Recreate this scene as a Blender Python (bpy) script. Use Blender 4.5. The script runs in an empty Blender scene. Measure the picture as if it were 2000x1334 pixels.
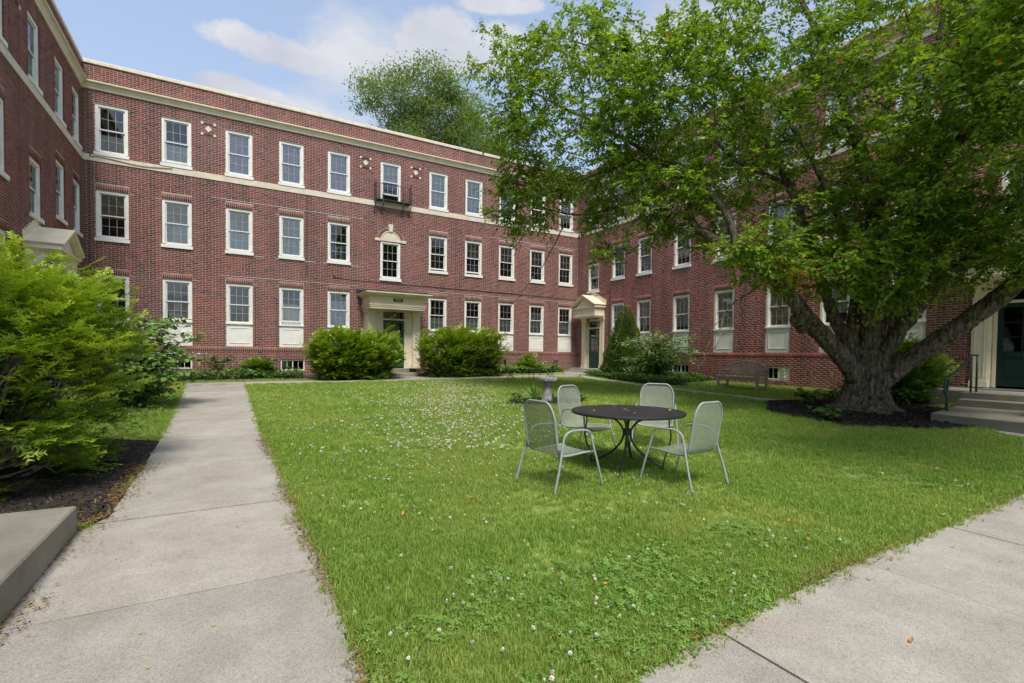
import bpy, math, random
import numpy as np
from mathutils import Matrix, Vector

# ---------------------------------------------------------------- camera, world, sun, exposure
scene = bpy.context.scene
COL = scene.collection
random.seed(7)
RNG = np.random.default_rng(7)
PI = math.pi

cam_data = bpy.data.cameras.new("camera")
cam_data.sensor_width = 36.0
cam_data.lens = 966.66 / 2000.0 * 36.0
cam_data.shift_y = 0.0262
cam_data.clip_start = 0.05
cam_data.clip_end = 3000
cam = bpy.data.objects.new("camera", cam_data)
COL.objects.link(cam)
YAW, PITCH, ROLL = math.radians(29.729), math.radians(-1.570), math.radians(0.702)
_F = Vector((math.sin(YAW) * math.cos(PITCH), math.cos(YAW) * math.cos(PITCH), math.sin(PITCH)))
_R = Vector((math.cos(YAW), -math.sin(YAW), 0))
_U = _R.cross(_F)
_R2 = math.cos(ROLL) * _R + math.sin(ROLL) * _U
_U2 = -math.sin(ROLL) * _R + math.cos(ROLL) * _U
_m = Matrix((( _R2.x, _U2.x, -_F.x, 0), (_R2.y, _U2.y, -_F.y, 0), (_R2.z, _U2.z, -_F.z, 1.5), (0, 0, 0, 1)))
cam.matrix_world = _m
scene.camera = cam

SUN_EL, SUN_AZ = math.radians(58), math.radians(195)      # azimuth clockwise from +Y: high behind the camera
world = bpy.data.worlds.new("World")
scene.world = world
world.use_nodes = True
nt = world.node_tree
nt.nodes.clear()
def wn(t, **k):
    n = nt.nodes.new(t)
    for a, b in k.items(): setattr(n, a, b)
    return n
out = wn('ShaderNodeOutputWorld')
bg = wn('ShaderNodeBackground')
bg.inputs['Strength'].default_value = 0.112
sky = wn('ShaderNodeTexSky')
sky.sky_type = 'NISHITA'
sky.sun_disc = False
sky.sun_elevation = SUN_EL
sky.sun_rotation = SUN_AZ
sky.air_density = 1.0
sky.dust_density = 1.2
sky.ozone_density = 1.0
HEAPS = [(-.36, .475, .10, .024), (-.27, .485, .10, .030), (-.13, .520, .075, .042), (-.02, .515, .07, .036), (-.43, .413, .075, .020), (-.02, .569, .07, .012)]
# clouds: one layer over the whole sky, cumulus from noise on a plane far above
tc = wn('ShaderNodeTexCoord')
sep = wn('ShaderNodeSeparateXYZ')
nt.links.new(tc.outputs['Generated'], sep.inputs[0])
zc = wn('ShaderNodeMath', operation='MAXIMUM'); zc.inputs[1].default_value = 0.06
nt.links.new(sep.outputs['Z'], zc.inputs[0])
zo = wn('ShaderNodeMath', operation='ADD'); zo.inputs[1].default_value = 0.12
nt.links.new(zc.outputs[0], zo.inputs[0])
dv = wn('ShaderNodeVectorMath', operation='DIVIDE')
cmb = wn('ShaderNodeCombineXYZ')
for i in range(3): nt.links.new(zo.outputs[0], cmb.inputs[i])
nt.links.new(tc.outputs['Generated'], dv.inputs[0]); nt.links.new(cmb.outputs[0], dv.inputs[1])
flat = wn('ShaderNodeVectorMath', operation='MULTIPLY'); flat.inputs[1].default_value = (1, 1, 0)
nt.links.new(dv.outputs[0], flat.inputs[0])
offs = wn('ShaderNodeVectorMath', operation='ADD'); offs.inputs[1].default_value = (7.3, 4.1, 0)
nt.links.new(flat.outputs[0], offs.inputs[0])
n1 = wn('ShaderNodeTexNoise'); n1.inputs['Scale'].default_value = 1.25; n1.inputs['Detail'].default_value = 9; n1.inputs['Roughness'].default_value = 0.52
nt.links.new(offs.outputs[0], n1.inputs['Vector'])
def wmath(op, a, b=None, c=None):
    n = wn('ShaderNodeMath', operation=op)
    for i, v in enumerate((a, b, c)):
        if v is None: continue
        if isinstance(v, (int, float)): n.inputs[i].default_value = v
        else: nt.links.new(v, n.inputs[i])
    return n.outputs[0]
# the cumulus heaps seen over the end wall: (bearing, height, half width, half height) of each heap
dotr = wn('ShaderNodeVectorMath', operation='DOT_PRODUCT'); dotr.inputs[1].default_value = (.8684, -.4959, 0)
nt.links.new(tc.outputs['Generated'], dotr.inputs[0])
nf = wn('ShaderNodeTexNoise'); nf.inputs['Scale'].default_value = 9; nf.inputs['Detail'].default_value = 8; nf.inputs['Roughness'].default_value = .68
nt.links.new(tc.outputs['Generated'], nf.inputs['Vector'])
edge = wmath('MULTIPLY_ADD', nf.outputs['Fac'], 3.0, -1.5)
heap = None
for (u0, v0, su, sv) in HEAPS:
    du = wmath('DIVIDE', wmath('SUBTRACT', dotr.outputs['Value'], u0), su); dvv = wmath('DIVIDE', wmath('SUBTRACT', sep.outputs['Z'], v0), sv)
    q = wmath('SUBTRACT', 1.0, wmath('ADD', wmath('MULTIPLY', du, du), wmath('MULTIPLY', dvv, dvv)))
    heap = q if heap is None else wmath('MAXIMUM', heap, q)
heap = wmath('MAXIMUM', heap, -1.2)
hm = wmath('ADD', heap, edge)
field = wmath('MAXIMUM', wmath('MULTIPLY_ADD', hm, .17, .52), wmath('SUBTRACT', n1.outputs['Fac'], .045))
rm = wn('ShaderNodeValToRGB')
rm.color_ramp.elements[0].position = 0.505; rm.color_ramp.elements[0].color = (0, 0, 0, 1)
rm.color_ramp.elements[1].position = 0.60; rm.color_ramp.elements[1].color = (1, 1, 1, 1)
nt.links.new(field, rm.inputs[0])
n2 = wn('ShaderNodeTexNoise'); n2.inputs['Scale'].default_value = 3.4; n2.inputs['Detail'].default_value = 7
nt.links.new(offs.outputs[0], n2.inputs['Vector'])
ccol = wn('ShaderNodeValToRGB')
ccol.color_ramp.elements[0].position = 0.35; ccol.color_ramp.elements[0].color = (2.1, 2.18, 2.5, 1)
ccol.color_ramp.elements[1].position = 0.65; ccol.color_ramp.elements[1].color = (2.85, 2.88, 3.02, 1)
nt.links.new(n2.outputs['Fac'], ccol.inputs[0])
veil = wn('ShaderNodeMixRGB'); veil.inputs[0].default_value = 0.5       # thin high haze over the blue
veil.inputs[2].default_value = (1.95, 2.3, 2.85, 1)
nt.links.new(sky.outputs[0], veil.inputs[1])
mixc = wn('ShaderNodeMixRGB')
cf = wn('ShaderNodeMath', operation='MULTIPLY'); cf.inputs[1].default_value = 0.93
nt.links.new(rm.outputs[0], cf.inputs[0])
nt.links.new(cf.outputs[0], mixc.inputs[0]); nt.links.new(veil.outputs[0], mixc.inputs[1]); nt.links.new(ccol.outputs[0], mixc.inputs[2])
nt.links.new(mixc.outputs[0], bg.inputs['Color'])
nt.links.new(bg.outputs[0], out.inputs[0])

sun_data = bpy.data.lights.new("sun", 'SUN')
sun_data.energy = 1.6
sun_data.angle = math.radians(18)
sun_data.color = (1.0, 0.95, 0.87)
sun = bpy.data.objects.new("sun", sun_data)
COL.objects.link(sun)
_d = Vector((math.sin(SUN_AZ) * math.cos(SUN_EL), math.cos(SUN_AZ) * math.cos(SUN_EL), math.sin(SUN_EL)))
sun.rotation_euler = _d.to_track_quat('Z', 'Y').to_euler()
sun.location = (0, 0, 40)

scene.view_settings.view_transform = 'Standard'
scene.view_settings.look = 'None'
scene.view_settings.exposure = 1.3
scene.view_settings.gamma = 1.0
scene.view_settings.use_curve_mapping = False
scene.render.resolution_x = 1024
scene.render.resolution_y = 683

# ---------------------------------------------------------------- helpers
def link(o, parent=None):
    COL.objects.link(o)
    if parent is not None: o.parent = parent
    return o
def tag(o, label=None, cat=None, group=None, kind=None):
    if label: o['label'] = label
    if cat: o['category'] = cat
    if group: o['group'] = group
    if kind: o['kind'] = kind
    return o
def empty(name, loc=(0, 0, 0), rz=0.0, parent=None):
    o = bpy.data.objects.new(name, None)
    o.empty_display_size = 0.2
    o.location = loc; o.rotation_euler = (0, 0, rz)
    return link(o, parent)
def fast_mesh(name, V, Fs, mat=None, smooth=False, attrs=None):
    """V (n,3); Fs list of (m,k) index arrays; attrs dict name -> per-vertex floats"""
    me = bpy.data.meshes.new(name)
    V = np.asarray(V, dtype=np.float32)
    me.vertices.add(len(V)); me.vertices.foreach_set('co', V.ravel())
    Fs = [np.asarray(f, dtype=np.int32) for f in Fs if len(f)]
    nl = sum(f.size for f in Fs); npoly = sum(len(f) for f in Fs)
    me.loops.add(nl); me.polygons.add(npoly)
    me.loops.foreach_set('vertex_index', np.concatenate([f.ravel() for f in Fs]))
    tot = np.concatenate([np.full(len(f), f.shape[1], np.int32) for f in Fs])
    st = np.concatenate([[0], np.cumsum(tot)[:-1]]).astype(np.int32)
    me.polygons.foreach_set('loop_start', st); me.polygons.foreach_set('loop_total', tot)
    if smooth: me.polygons.foreach_set('use_smooth', np.ones(npoly, bool))
    if mat is not None: me.materials.append(mat)
    me.update(calc_edges=True)
    if attrs:
        for k, a in attrs.items():
            at_ = me.attributes.new(k, 'FLOAT', 'POINT')
            at_.data.foreach_set('value', np.asarray(a, dtype=np.float32))
    return me
def obj(name, me, parent=None, loc=None, rz=None):
    o = bpy.data.objects.new(name, me)
    if loc is not None: o.location = loc
    if rz is not None: o.rotation_euler = (0, 0, rz)
    return link(o, parent)

class MB:
    """collects boxes, tubes, prisms, lathes into one mesh"""
    def __init__(s): s.v = []; s.f = []
    def add(s, vs, fs):
        b = len(s.v); s.v += [tuple(p) for p in vs]; s.f += [tuple(b + i for i in f) for f in fs]; return s
    def box(s, x0, x1, y0, y1, z0, z1):
        return s.add([(x0,y0,z0),(x1,y0,z0),(x1,y1,z0),(x0,y1,z0),(x0,y0,z1),(x1,y0,z1),(x1,y1,z1),(x0,y1,z1)],
                     [(0,3,2,1),(4,5,6,7),(0,1,5,4),(1,2,6,5),(2,3,7,6),(3,0,4,7)])
    def obox(s, c, ax, ay, az):
        c = Vector(c); ax = Vector(ax); ay = Vector(ay); az = Vector(az)
        p = [c+a*ax+b*ay+d*az for d in (-1,1) for (a,b) in ((-1,-1),(1,-1),(1,1),(-1,1))]
        return s.add(p, [(0,3,2,1),(4,5,6,7),(0,1,5,4),(1,2,6,5),(2,3,7,6),(3,0,4,7)])
    def prism_y(s, poly, y0, y1):
        """poly [(x,z)] counter-clockwise seen from -y, extruded along y"""
        n = len(poly)
        return s.add([(x,y0,z) for x,z in poly]+[(x,y1,z) for x,z in poly],
            [tuple(range(n)), tuple(range(2*n-1,n-1,-1))]+[((i+1)%n,i,n+i,n+(i+1)%n) for i in range(n)])
    def prism_z(s, poly, z0, z1):
        n = len(poly)
        zf0 = z0 if callable(z0) else (lambda x,y: z0)
        zf1 = z1 if callable(z1) else (lambda x,y: z1)
        return s.add([(x,y,zf0(x,y)) for x,y in poly]+[(x,y,zf1(x,y)) for x,y in poly],
            [tuple(range(n-1,-1,-1)), tuple(range(n,2*n))]+[(i,(i+1)%n,n+(i+1)%n,n+i) for i in range(n)])
    def tube(s, pts, r, sides=8, cap=True):
        pts = [Vector(p) for p in pts]; n = len(pts)
        rs = list(r) if hasattr(r, '__len__') else [r]*n
        t0 = (pts[1]-pts[0]).normalized()
        a = Vector((0,0,1)) if abs(t0.z) < .9 else Vector((1,0,0))
        nrm = t0.cross(a).normalized()
        vs = []; prev = t0
        for i, p in enumerate(pts):
            t = (pts[min(i+1,n-1)]-pts[max(i-1,0)]).normalized()
            q = prev.rotation_difference(t); nrm = (q @ nrm); nrm = (nrm - t*nrm.dot(t)).normalized(); prev = t
            b = t.cross(nrm)
            for k in range(sides):
                th = 2*PI*k/sides
                vs.append(p + (nrm*math.cos(th)+b*math.sin(th))*rs[i])
        fs = []
        for i in range(n-1):
            for k in range(sides):
                k2 = (k+1)%sides
                fs.append((i*sides+k, i*sides+k2, (i+1)*sides+k2, (i+1)*sides+k))
        if cap:
            fs.append(tuple(range(sides-1,-1,-1))); fs.append(tuple((n-1)*sides+k for k in range(sides)))
        return s.add(vs, fs)
    def lathe(s, prof, seg=20, c=(0,0,0), wob=0):
        n = len(prof); vs = []
        for i,(r,z) in enumerate(prof):
            for k in range(seg):
                th = 2*PI*k/seg
                rr = r*(1+wob*math.sin(3*th+i))
                vs.append((c[0]+rr*math.cos(th), c[1]+rr*math.sin(th), c[2]+z))
        fs = [(i*seg+k, i*seg+(k+1)%seg, (i+1)*seg+(k+1)%seg, (i+1)*seg+k) for i in range(n-1) for k in range(seg)]
        fs.append(tuple(range(seg-1,-1,-1))); fs.append(tuple((n-1)*seg+k for k in range(seg)))
        return s.add(vs, fs)
    def mesh(s, name, mat=None, smooth=False, bevel=0):
        me = bpy.data.meshes.new(name)
        me.from_pydata(s.v, [], s.f)
        if mat is not None: me.materials.append(mat)
        if smooth:
            me.polygons.foreach_set('use_smooth', [True]*len(me.polygons))
        me.update()
        return me
    def build(s, name, mat, parent=None, smooth=False, loc=None, rz=None):
        return obj(name, s.mesh(name, mat, smooth), parent, loc, rz)
def auto_smooth(o):
    o.data.polygons.foreach_set('use_smooth', [True]*len(o.data.polygons))
    try:
        o.data.set_sharp_from_angle(angle=math.radians(40))
    except Exception: pass
def arc(c, r, a0, a1, n, plane='xz', y=0.0):
    P = []
    for i in range(n+1):
        a = a0+(a1-a0)*i/n
        P.append((c[0]+r*math.cos(a), y, c[1]+r*math.sin(a)) if plane == 'xz' else (c[0]+r*math.cos(a), c[1]+r*math.sin(a), y))
    return P
def smooth_path(pts, n=6):
    """Catmull-Rom through pts"""
    P = [np.array(p, float) for p in pts]; P = [2*P[0]-P[1]]+P+[2*P[-1]-P[-2]]
    o = []
    for i in range(1, len(P)-2):
        for k in range(n):
            t = k/n
            o.append(.5*((2*P[i])+(-P[i-1]+P[i+1])*t+(2*P[i-1]-5*P[i]+4*P[i+1]-P[i+2])*t*t+(-P[i-1]+3*P[i]-3*P[i+1]+P[i+2])*t**3))
    o.append(P[-2]); return o
def G(x, y):
    """ground height"""
    d = math.hypot(x, y); t = min(max((d-6)/10, 0), 1)
    return .012*y+.0085*x+.18*t*t*(3-2*t)
def Gn(x, y):
    t = np.clip((np.hypot(x, y)-6)/10, 0, 1)
    return .012*y+.0085*x+.18*t*t*(3-2*t)
def inpoly(x, y, poly):
    x = np.asarray(x); y = np.asarray(y); c = np.zeros(x.shape, bool); n = len(poly); j = n-1
    for i in range(n):
        xi, yi = poly[i]; xj, yj = poly[j]
        cond = ((yi > y) != (yj > y)) & (x < (xj-xi)*(y-yi)/((yj-yi) or 1e-9)+xi)
        c ^= cond; j = i
    return c
def vnoise(x, y, s, seed=0):
    """cheap smooth 2d value noise 0..1 (numpy)"""
    x = np.asarray(x)*s+seed*17.3; y = np.asarray(y)*s+seed*9.1
    xi = np.floor(x).astype(np.int64); yi = np.floor(y).astype(np.int64); fx = x-xi; fy = y-yi
    fx = fx*fx*(3-2*fx); fy = fy*fy*(3-2*fy)
    def h(a, b):
        k = (a*374761393+b*668265263) & 0x7fffffff
        k = ((k ^ (k >> 13))*1274126177) & 0x7fffffff
        return (k % 10007)/10007.0
    return (h(xi,yi)*(1-fx)+h(xi+1,yi)*fx)*(1-fy)+(h(xi,yi+1)*(1-fx)+h(xi+1,yi+1)*fx)*fy

# ---------------------------------------------------------------- materials
def nodes(name):
    m = bpy.data.materials.new(name); m.use_nodes = True
    t = m.node_tree; t.nodes.clear()
    o = t.nodes.new('ShaderNodeOutputMaterial')
    return m, t, o
def lk(t, a, b): t.links.new(a, b)
def mat(name, c, c2=None, rough=.6, scale=6.0, detail=6, bump=0.0, bscale=60.0, metal=0.0, spec=.5, lo=.35, hi=.65, coord='Object'):
    m, t, o = nodes(name)
    p = t.nodes.new('ShaderNodeBsdfPrincipled'); lk(t, p.outputs[0], o.inputs[0])
    p.inputs['Roughness'].default_value = rough; p.inputs['Metallic'].default_value = metal
    p.inputs['Specular IOR Level'].default_value = spec
    tcn = t.nodes.new('ShaderNodeTexCoord')
    if c2 is None: c2 = tuple(x*.82 for x in c)
    n = t.nodes.new('ShaderNodeTexNoise'); n.inputs['Scale'].default_value = scale; n.inputs['Detail'].default_value = detail
    lk(t, tcn.outputs[coord], n.inputs['Vector'])
    r = t.nodes.new('ShaderNodeValToRGB')
    r.color_ramp.elements[0].position = lo; r.color_ramp.elements[0].color = (*c2, 1)
    r.color_ramp.elements[1].position = hi; r.color_ramp.elements[1].color = (*c, 1)
    lk(t, n.outputs['Fac'], r.inputs[0]); lk(t, r.outputs[0], p.inputs['Base Color'])
    if bump:
        n2 = t.nodes.new('ShaderNodeTexNoise'); n2.inputs['Scale'].default_value = bscale; n2.inputs['Detail'].default_value = 5
        lk(t, tcn.outputs[coord], n2.inputs['Vector'])
        b = t.nodes.new('ShaderNodeBump'); b.inputs['Strength'].default_value = bump; b.inputs['Distance'].default_value = .02
        lk(t, n2.outputs['Fac'], b.inputs['Height']); lk(t, b.outputs[0], p.inputs['Normal'])
    m['_p'] = p.name; m['_r'] = r.name
    return m
def foliage(name, stops, trans=.35, rough=.45, spec=.4, attr='tone', world_noise=0.0, wscale=.6, wcol=None):
    """leaf colour from the per-leaf attribute; light passes through"""
    m, t, o = nodes(name)
    p = t.nodes.new('ShaderNodeBsdfPrincipled'); p.inputs['Roughness'].default_value = rough
    p.inputs['Specular IOR Level'].default_value = spec
    tr = t.nodes.new('ShaderNodeBsdfTranslucent')
    mx = t.nodes.new('ShaderNodeMixShader'); mx.inputs[0].default_value = trans
    r = t.nodes.new('ShaderNodeValToRGB')
    while len(r.color_ramp.elements) < len(stops): r.color_ramp.elements.new(.5)
    for e, (pos, c) in zip(r.color_ramp.elements, stops): e.position = pos; e.color = (*c, 1)
    if attr == 'random':
        a = t.nodes.new('ShaderNodeObjectInfo'); lk(t, a.outputs['Random'], r.inputs[0])
    else:
        a = t.nodes.new('ShaderNodeAttribute'); a.attribute_name = attr; lk(t, a.outputs['Fac'], r.inputs[0])
    colr = r.outputs[0]
    if wcol is not None:
        ge = t.nodes.new('ShaderNodeNewGeometry')
        n = t.nodes.new('ShaderNodeTexNoise'); n.inputs['Scale'].default_value = wscale; n.inputs['Detail'].default_value = 4
        lk(t, ge.outputs['Position'], n.inputs['Vector'])
        rr = t.nodes.new('ShaderNodeValToRGB'); rr.color_ramp.elements[0].position = .42; rr.color_ramp.elements[1].position = .62
        rr.color_ramp.elements[0].color = (0,0,0,1); rr.color_ramp.elements[1].color = (world_noise,)*3+(1,)
        lk(t, n.outputs['Fac'], rr.inputs[0])
        mm = t.nodes.new('ShaderNodeMixRGB'); lk(t, rr.outputs[0], mm.inputs[0]); lk(t, colr, mm.inputs[1]); mm.inputs[2].default_value = (*wcol, 1)
        colr = mm.outputs[0]
    lk(t, colr, p.inputs['Base Color'])
    g = t.nodes.new('ShaderNodeMixRGB'); g.blend_type = 'MULTIPLY'; g.inputs[0].default_value = 1; g.inputs[2].default_value = (1.25, 1.2, .5, 1)
    lk(t, colr, g.inputs[1]); lk(t, g.outputs[0], tr.inputs['Color'])
    lk(t, p.outputs[0], mx.inputs[1]); lk(t, tr.outputs[0], mx.inputs[2]); lk(t, mx.outputs[0], o.inputs[0])
    return m
def brick_material():
    m, t, o = nodes('brick')
    p = t.nodes.new('ShaderNodeBsdfPrincipled'); lk(t, p.outputs[0], o.inputs[0])
    p.inputs['Roughness'].default_value = .82; p.inputs['Specular IOR Level'].default_value = .3
    a = t.nodes.new('ShaderNodeAttribute'); a.attribute_name = 'tone'
    r = t.nodes.new('ShaderNodeValToRGB')
    st = [(0, (.06,.045,.05)), (.16, (.13,.055,.05)), (.42, (.225,.066,.052)), (.7, (.275,.082,.060)), (1, (.34,.122,.078))]
    while len(r.color_ramp.elements) < len(st): r.color_ramp.elements.new(.5)
    for e, (pos, c) in zip(r.color_ramp.elements, st): e.position = pos; e.color = (*c, 1)
    lk(t, a.outputs['Fac'], r.inputs[0])
    ge = t.nodes.new('ShaderNodeNewGeometry')
    n = t.nodes.new('ShaderNodeTexNoise'); n.inputs['Scale'].default_value = 38; n.inputs['Detail'].default_value = 5
    lk(t, ge.outputs['Position'], n.inputs['Vector'])
    mx = t.nodes.new('ShaderNodeMixRGB'); mx.blend_type = 'OVERLAY'; mx.inputs[0].default_value = .45
    lk(t, r.outputs[0], mx.inputs[1]); lk(t, n.outputs['Fac'], mx.inputs[2])
    # weather: broad bloom and soot
    n3 = t.nodes.new('ShaderNodeTexNoise'); n3.inputs['Scale'].default_value = .55; n3.inputs['Detail'].default_value = 7
    lk(t, ge.outputs['Position'], n3.inputs['Vector'])
    r3 = t.nodes.new('ShaderNodeValToRGB'); r3.color_ramp.elements[0].position = .48; r3.color_ramp.elements[1].position = .72
    r3.color_ramp.elements[0].color = (0,0,0,1); r3.color_ramp.elements[1].color = (.3,.3,.3,1)
    lk(t, n3.outputs['Fac'], r3.inputs[0])
    m3 = t.nodes.new('ShaderNodeMixRGB'); lk(t, r3.outputs[0], m3.inputs[0]); lk(t, mx.outputs[0], m3.inputs[1]); m3.inputs[2].default_value = (.34,.20,.18,1)
    mp = t.nodes.new('ShaderNodeMapping'); mp.inputs['Scale'].default_value = (2.6, 2.6, .22); lk(t, ge.outputs['Position'], mp.inputs[0])
    n4 = t.nodes.new('ShaderNodeTexNoise'); n4.inputs['Scale'].default_value = 1.0; n4.inputs['Detail'].default_value = 6; lk(t, mp.outputs[0], n4.inputs['Vector'])
    r4 = t.nodes.new('ShaderNodeValToRGB'); r4.color_ramp.elements[0].position = .34; r4.color_ramp.elements[1].position = .62
    r4.color_ramp.elements[0].color = (.66,.64,.66,1); r4.color_ramp.elements[1].color = (1.06,1.05,1.04,1); lk(t, n4.outputs['Fac'], r4.inputs[0])
    m4 = t.nodes.new('ShaderNodeMixRGB'); m4.blend_type = 'MULTIPLY'; m4.inputs[0].default_value = 1; lk(t, m3.outputs[0], m4.inputs[1]); lk(t, r4.outputs[0], m4.inputs[2])
    lk(t, m4.outputs[0], p.inputs['Base Color'])
    b = t.nodes.new('ShaderNodeBump'); b.inputs['Strength'].default_value = .35; b.inputs['Distance'].default_value = .01
    lk(t, n.outputs['Fac'], b.inputs['Height']); lk(t, b.outputs[0], p.inputs['Normal'])
    return m
def glass_material():
    m, t, o = nodes('window_glass')
    tr = t.nodes.new('ShaderNodeBsdfTransparent'); tr.inputs[0].default_value = (.985, .99, .99, 1)
    gl = t.nodes.new('ShaderNodeBsdfGlossy'); gl.inputs['Roughness'].default_value = .015
    fr = t.nodes.new('ShaderNodeFresnel'); fr.inputs[0].default_value = 2.05
    n = t.nodes.new('ShaderNodeTexNoise'); n.inputs['Scale'].default_value = 2.2
    tcn = t.nodes.new('ShaderNodeTexCoord'); lk(t, tcn.outputs['Object'], n.inputs['Vector'])
    b = t.nodes.new('ShaderNodeBump'); b.inputs['Strength'].default_value = .06; b.inputs['Distance'].default_value = .05
    lk(t, n.outputs['Fac'], b.inputs['Height']); lk(t, b.outputs[0], gl.inputs['Normal'])
    mx = t.nodes.new('ShaderNodeMixShader')
    lk(t, fr.outputs[0], mx.inputs[0]); lk(t, tr.outputs[0], mx.inputs[1]); lk(t, gl.outputs[0], mx.inputs[2]); lk(t, mx.outputs[0], o.inputs[0])
    return m
def concrete_material(name, c1, c2, speck=.5, stain=(.3,.24,.2)):
    m, t, o = nodes(name)
    p = t.nodes.new('ShaderNodeBsdfPrincipled'); lk(t, p.outputs[0], o.inputs[0])
    p.inputs['Roughness'].default_value = .9; p.inputs['Specular IOR Level'].default_value = .25
    ge = t.nodes.new('ShaderNodeNewGeometry'); pos = ge.outputs['Position']
    def noise(s, d=6, r=.55):
        n = t.nodes.new('ShaderNodeTexNoise'); n.inputs['Scale'].default_value = s; n.inputs['Detail'].default_value = d; n.inputs['Roughness'].default_value = r
        lk(t, pos, n.inputs['Vector']); return n.outputs['Fac']
    def ramp(f, a, b, ca=(0,0,0,1), cb=(1,1,1,1)):
        r = t.nodes.new('ShaderNodeValToRGB'); r.color_ramp.elements[0].position = a; r.color_ramp.elements[1].position = b
        r.color_ramp.elements[0].color = ca; r.color_ramp.elements[1].color = cb; lk(t, f, r.inputs[0]); return r.outputs[0]
    base = ramp(noise(1.3, 8), .32, .68, (*c2, 1), (*c1, 1))
    mxs = t.nodes.new('ShaderNodeMixRGB'); lk(t, ramp(noise(.9, 6), .55, .75, (0,0,0,1), (.35,)*3+(1,)), mxs.inputs[0]); lk(t, base, mxs.inputs[1]); mxs.inputs[2].default_value = (*stain, 1)
    v = t.nodes.new('ShaderNodeTexVoronoi'); v.inputs['Scale'].default_value = 150; lk(t, pos, v.inputs['Vector'])
    sp = t.nodes.new('ShaderNodeMixRGB'); sp.blend_type = 'MULTIPLY'; sp.inputs[0].default_value = speck
    vr = ramp(v.outputs['Color'], .05, .6, (.45,.43,.41,1), (1.1,1.09,1.07,1))
    lk(t, mxs.outputs[0], sp.inputs[1]); lk(t, vr, sp.inputs[2])
    s2 = t.nodes.new('ShaderNodeMixRGB'); s2.blend_type = 'MULTIPLY'; s2.inputs[0].default_value = .55
    lk(t, sp.outputs[0], s2.inputs[1]); lk(t, ramp(noise(240, 2), .3, .55, (.6,.58,.55,1), (1,1,1,1)), s2.inputs[2])
    # old stains, pale worn patches, hairline cracks
    st1 = t.nodes.new('ShaderNodeMixRGB'); st1.blend_type = 'MULTIPLY'; st1.inputs[0].default_value = 1
    lk(t, s2.outputs[0], st1.inputs[1]); lk(t, ramp(noise(3.1, 9, .7), .38, .60, (.88,.86,.83,1), (1.03,1.02,1.0,1)), st1.inputs[2])
    v2 = t.nodes.new('ShaderNodeTexVoronoi'); v2.feature = 'DISTANCE_TO_EDGE'; v2.inputs['Scale'].default_value = .27
    dn = t.nodes.new('ShaderNodeTexNoise'); dn.inputs['Scale'].default_value = 2.4; dn.inputs['Detail'].default_value = 6; lk(t, pos, dn.inputs['Vector'])
    va = t.nodes.new('ShaderNodeVectorMath'); va.operation = 'MULTIPLY_ADD'; va.inputs[1].default_value = (.5,.5,0); lk(t, dn.outputs['Color'], va.inputs[0]); lk(t, pos, va.inputs[2]); lk(t, va.outputs[0], v2.inputs['Vector'])
    st2 = t.nodes.new('ShaderNodeMixRGB'); st2.blend_type = 'MULTIPLY'; st2.inputs[0].default_value = .0
    lk(t, st1.outputs[0], st2.inputs[1]); lk(t, ramp(v2.outputs['Distance'], .0, .0016, (.62,.59,.55,1), (1,1,1,1)), st2.inputs[2])
    oi = t.nodes.new('ShaderNodeObjectInfo')                 # slabs poured on different days
    st3 = t.nodes.new('ShaderNodeMixRGB'); st3.blend_type = 'MULTIPLY'; st3.inputs[0].default_value = 1
    lk(t, st2.outputs[0], st3.inputs[1]); lk(t, ramp(oi.outputs['Random'], 0, 1, (.90,.90,.91,1), (1.10,1.08,1.05,1)), st3.inputs[2])
    lk(t, st3.outputs[0], p.inputs['Base Color'])
    b = t.nodes.new('ShaderNodeBump'); b.inputs['Strength'].default_value = .5; b.inputs['Distance'].default_value = .006
    lk(t, v.outputs['Distance'], b.inputs['Height']); lk(t, b.outputs[0], p.inputs['Normal'])
    return m
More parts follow.
